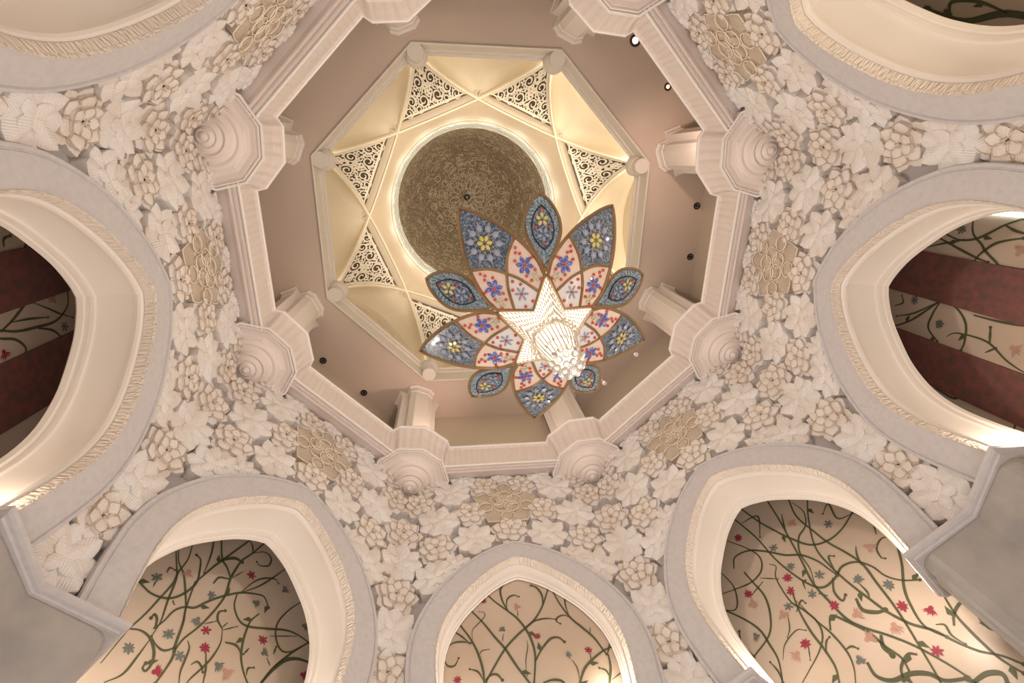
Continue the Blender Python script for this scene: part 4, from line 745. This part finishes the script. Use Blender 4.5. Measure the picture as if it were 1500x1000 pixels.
def gem(mb, r, t, th, L, w, m, hgt=.03, dz=-.005):
    pts = [(L / 2, 0), (L * .2, w * .5), (-L * .2, w * .45), (-L / 2, 0), (-L * .2, -w * .45), (L * .2, -w * .5)]
    P = [(r + x * math.cos(th) - y * math.sin(th), t + x * math.sin(th) + y * math.cos(th)) for x, y in pts]
    I = [(r + (x * math.cos(th) - y * math.sin(th)) * .5, t + (x * math.sin(th) + y * math.cos(th)) * .5) for x, y in pts]
    mb.add([cp(a, b, dz) for a, b in P] + [cp(a, b, dz - hgt) for a, b in I], [tuple(range(11, 5, -1))] + [(i, (i + 1) % 6, 6 + (i + 1) % 6, 6 + i) for i in range(6)], None, m)
def bead(mb, r, t, rad, m): mb.ball(cp(r, t, -.01), rad, 8, m=m)
def flower(mb, r, t, R_, n, m, a0=0, w=.42):
    for j in range(n):
        th = a0 + 2 * PI * j / n; gem(mb, r + R_ * .58 * math.cos(th), t + R_ * .58 * math.sin(th), th, R_ * .82, R_ * w, m)
RB = []
def red_bead(r, t, dz, pet):
    if not RB: mb = MB(); mb.ball((0, 0, 0), .036, 10); o = mb.build('red_bead', 'red_gem', pet, True); RB.append(o)
    else: o = RB[0].copy(); COL.objects.link(o); o.parent = pet
    o.location = cp(r, t, dz - .012)
def big_petal():
    root = MB(); root = None
    e = sm(EDGE); a_ = sm(ARC); am = [(r, -t) for r, t in a_]
    k_ = [i for i, (r, t) in enumerate(a_) if abs(t) < .012 and 1.2 < r < 1.5][0]
    eo = [p for p in e if p[0] >= 1.8 - 1e-6]; ei = [p for p in e if p[0] <= 1.8 + 1e-6]
    mir = lambda L_: [(r, -t) for r, t in L_]
    fr = MB()
    fp = e + [(.54, 0)] + mir(e)[::-1][0:-1]
    fr.tube([cp(r, t, -.01) for r, t in fp], .042, 4, closed=True)
    pet = fr.build('petal', 'bronze', ch)
    ri = MB(); ri.tube([cp(r, t, -.01) for r, t in a_], .032, 4); ri.build('curved_rib', 'bronze', pet)
    ri = MB(); ri.tube([cp(r, t, -.01) for r, t in am], .032, 4); ri.build('curved_rib', 'bronze', pet)
    g = MB(); plate(g, eo + a_[1:k_ + 1] + mir(a_[1:k_])[::-1] + mir(eo)[::-1][:-1], 0); g.build('blue_panel', 'blueglass', pet)
    for sg in (1, -1):
        pts = ei + am[::-1][0:len(am) - k_] + a_[1:k_][::-1]
        if sg < 0: pts = mir(pts)
        g = MB(); plate(g, pts, 0); g.build('pink_panel', 'pinkglass', pet)
    g = MB(); plate(g, a_[k_:] + [(.54, 0)] + am[k_:][::-1][:-1], 0); g.build('white_panel', 'whiteglass', pet)
    jw = MB(); flower(jw, 2.06, 0, .17, 6, 'yellow_gem', 0, .5); jw.build('yellow_gem_star', None, pet); jw = MB()
    for j in range(10):
        th = 2 * PI * (j + .5) / 10; gem(jw, 2.06 + .30 * math.cos(th), .29 * math.sin(th), th, .16, .125, 'pale_gem', .035)
    jw.build('oval_gem_ring', None, pet); jw = MB()
    for j in range(10):
        th = 2 * PI * j / 10; th2 = th + 2 * PI * 1.5 / 10
        for q in (0, 1):
            p0 = (2.06 + .17 * math.cos(th), .17 * math.sin(th)); p1 = (2.06 + .43 * math.cos(th + (.31 if q else -.31)), .42 * math.sin(th + (.31 if q else -.31)))
            jw.tube([cp(*p0, -.012), cp((p0[0] + p1[0]) / 2, (p0[1] + p1[1]) / 2, -.014), cp(*p1, -.012)], .007, 3, m='wire')
    jw.build('wire_rosette', None, pet)
    for sg in (1, -1):
        jw = MB(); flower(jw, 1.27, sg * .40, .19, 6, 'blue_gem', .2 * sg, .46); jw.build('blue_gem_flower', None, pet)
        for r, t in ((1.27, .40), (1.45, .29), (1.50, .46), (1.30, .60), (1.09, .52), (1.10, .30), (1.64, .46), (1.56, .40), (.98, .33), (.89, .50)): red_bead(r, sg * t, 0, pet)
        jw = MB(); flower(jw, .98, sg * .45, .11, 5, 'green_gem', sg, .4); jw.build('green_gem_flower', None, pet)
    jw = MB(); flower(jw, .90, 0, .15, 6, 'pale_gem', 0, .34); jw.build('pale_gem_flower', None, pet)
    for r, t in ((1.18, 0), (1.05, .10), (1.05, -.10), (.68, .10), (.68, -.08), (.9, 0)): red_bead(r, t, 0, pet)
    return pet
p0 = big_petal(); tr = [(c, []) for c in kids(p0)]
for j in range(5):
    o = p0 if j == 0 else copy_tree(p0, tr, ch); o.rotation_euler.z = ang(.93 + 1.6 * j)
SE = [(2.63, 0), (2.54, .13), (2.4, .25), (2.15, .37), (1.9, .385), (1.66, .30), (1.4, .15), (1.16, .02)]
AL_ = [(2.42, 0), (2.28, .13), (2.1, .215), (1.9, .235), (1.7, .16), (1.54, 0)]
def small_petal():
    e = sm(SE); fp = e + [(r, -t) for r, t in e][::-1][:-1]; fr = MB(); fr.tube([cp(r, t, .05) for r, t in fp], .040, 4, closed=True); pet = fr.build('petal', 'bronze', ch)
    g = MB(); plate(g, fp, .05); g.build('border_panel', 'tealglass', pet)
    a = sm(AL_); ap = a[:-1] + [(r, -t) for r, t in a][::-1][:-1]; g = MB(); plate(g, ap, .035, None, .012); g.build('blue_panel', 'blueglass', pet)
    r_ = MB(); r_.tube([cp(r, t, .03) for r, t in ap], .012, 4, closed=True); r_.build('inner_outline', 'black', pet)
    def cps(r, t, dz=0): return cp(r, t, dz + .035)
    for r_, n_, m_, a_, w_, nm in ((2.13, 5, 'yellow_gem', 0, .5, 'yellow_gem_flower'), (1.84, 5, 'pale_gem', .6, .42, 'pale_gem_flower')):
        jw = MB(); flower(jw, r_, 0, .15, n_, m_, a_, w_); o_ = jw.build(nm, None, pet); o_.location.z = .035
    for r, t in ((2.33, 0), (1.98, .15), (1.98, -.15), (1.66, 0)): red_bead(r, t, .035, pet)
    return pet
p1 = small_petal(); tr = [(c, []) for c in kids(p1)]
for j in range(5):
    o = p1 if j == 0 else copy_tree(p1, tr, ch); o.rotation_euler.z = ang(.11 + 1.6 * j)
# crystal star body
star = []
for j in range(10):
    a = ang(.93 + .8 * j); r = .54 if j % 2 == 0 else 1.07; star.append((r * math.cos(a), r * math.sin(a), .65 * r + .02))
core = MB(); ringp = [(.38 * math.cos(ang(.93 + .8 * j)), .38 * math.sin(ang(.93 + .8 * j)), -.35) for j in range(10)]
core.grid([star, [tuple(lerp(a, b, .55) * (1 if q < 2 else 1) + (.1 if q == 2 else 0) for q, (a, b) in enumerate(zip(s_, r_))) for s_, r_ in zip(star, ringp)], ringp], closed=True)
core.lathe([(.36, -.35), (.29, -.8), (.20, -1.25), (.14, -1.4), (.001, -1.45)], n=20); core.build('lit_core', 'core', ch, True)
st = MB(); rnd = random.Random(3)
for j in range(10):
    A, B = Vector(star[j]), Vector(star[(j + 1) % 10]); C_, D = Vector(ringp[j]), Vector(ringp[(j + 1) % 10])
    n = 9
    for q in range(n):
        t = q / n; p = A.lerp(B, t); e_ = C_.lerp(D, t)
        for w in range(6):
            v0 = w / 6 + rnd.uniform(0, .04); v1 = v0 + .11; x = p.lerp(e_, v0); y = p.lerp(e_, v1); sag = Vector((0, 0, -.06))
            st.tube([x + sag, (x + y) / 2 + sag * 1.2, y + sag], [.008, .017, .006], 4)
o = st.build('crystal_strings', 'crystal', ch); o['kind'] = 'stuff'
st = MB()
for rr, z, n, b in ((.49, -.36, 36, .024), (.46, -.45, 34, .026), (.43, -.30, 30, .026)):
    for j in range(n): a = 2 * PI * j / n; st.ball((rr * math.cos(a), rr * math.sin(a), z), b, 6)
o = st.build('bead_collar', 'crystal', ch); o['kind'] = 'stuff'
st = MB()
for n, r0_, r1_, z0, z1, w in ((30, .40, .32, -.45, -1.0, .012), (24, .33, .25, -.9, -1.32, .012)):
    for j in range(n):
        a = 2 * PI * j / n; st.tube([(r0_ * math.cos(a), r0_ * math.sin(a), z0), (r1_ * math.cos(a), r1_ * math.sin(a), z1)], w, 5)
o = st.build('crystal_rods', 'crystal', ch); o['kind'] = 'stuff'
b0 = None
for rr, z, n, sc in ((.27, -1.36, 11, .062), (.215, -1.52, 9, .062), (.12, -1.66, 6, .064), (.0, -1.76, 1, .085)):
    for j in range(n):
        a = 2 * PI * (j + .5 * (n % 4 == 2)) / n
        if b0 is None: mb = MB(); mb.ball((0, 0, 0), 1, 12); b0 = mb.build('crystal_ball', 'ball', ch, True); o = b0
        else: o = b0.copy(); COL.objects.link(o)
        o.location = (rr * math.cos(a), rr * math.sin(a), z); o.scale = (sc, sc, sc)
for k, r, z in ((3.93, 2.95, 2.0), (3.45, 2.78, 2.0)):
    o = b0.copy(); COL.objects.link(o); n, t = nt(k); o.location = n * r + Vector((0, 0, z)); o.scale = (.06, .06, .06)
    mb = MB(); mb.tube([n * r + Vector((0, 0, z)), n * (r - .1) + Vector((0, 0, z + .25))], .006, 4); mb.build('ball_wire', 'bronze', ch)
mb = MB(); mb.tube([(0, 0, -.3), (0, 0, 41.3)], .03, 6); mb.build('suspension_rod', 'column', ch)
mb = MB(); mb.lathe([(.05, 1.3), (.25, 1.15), (.3, .8), (.62, .45)], n=20); mb.build('top_cap', 'bronze', ch, True)
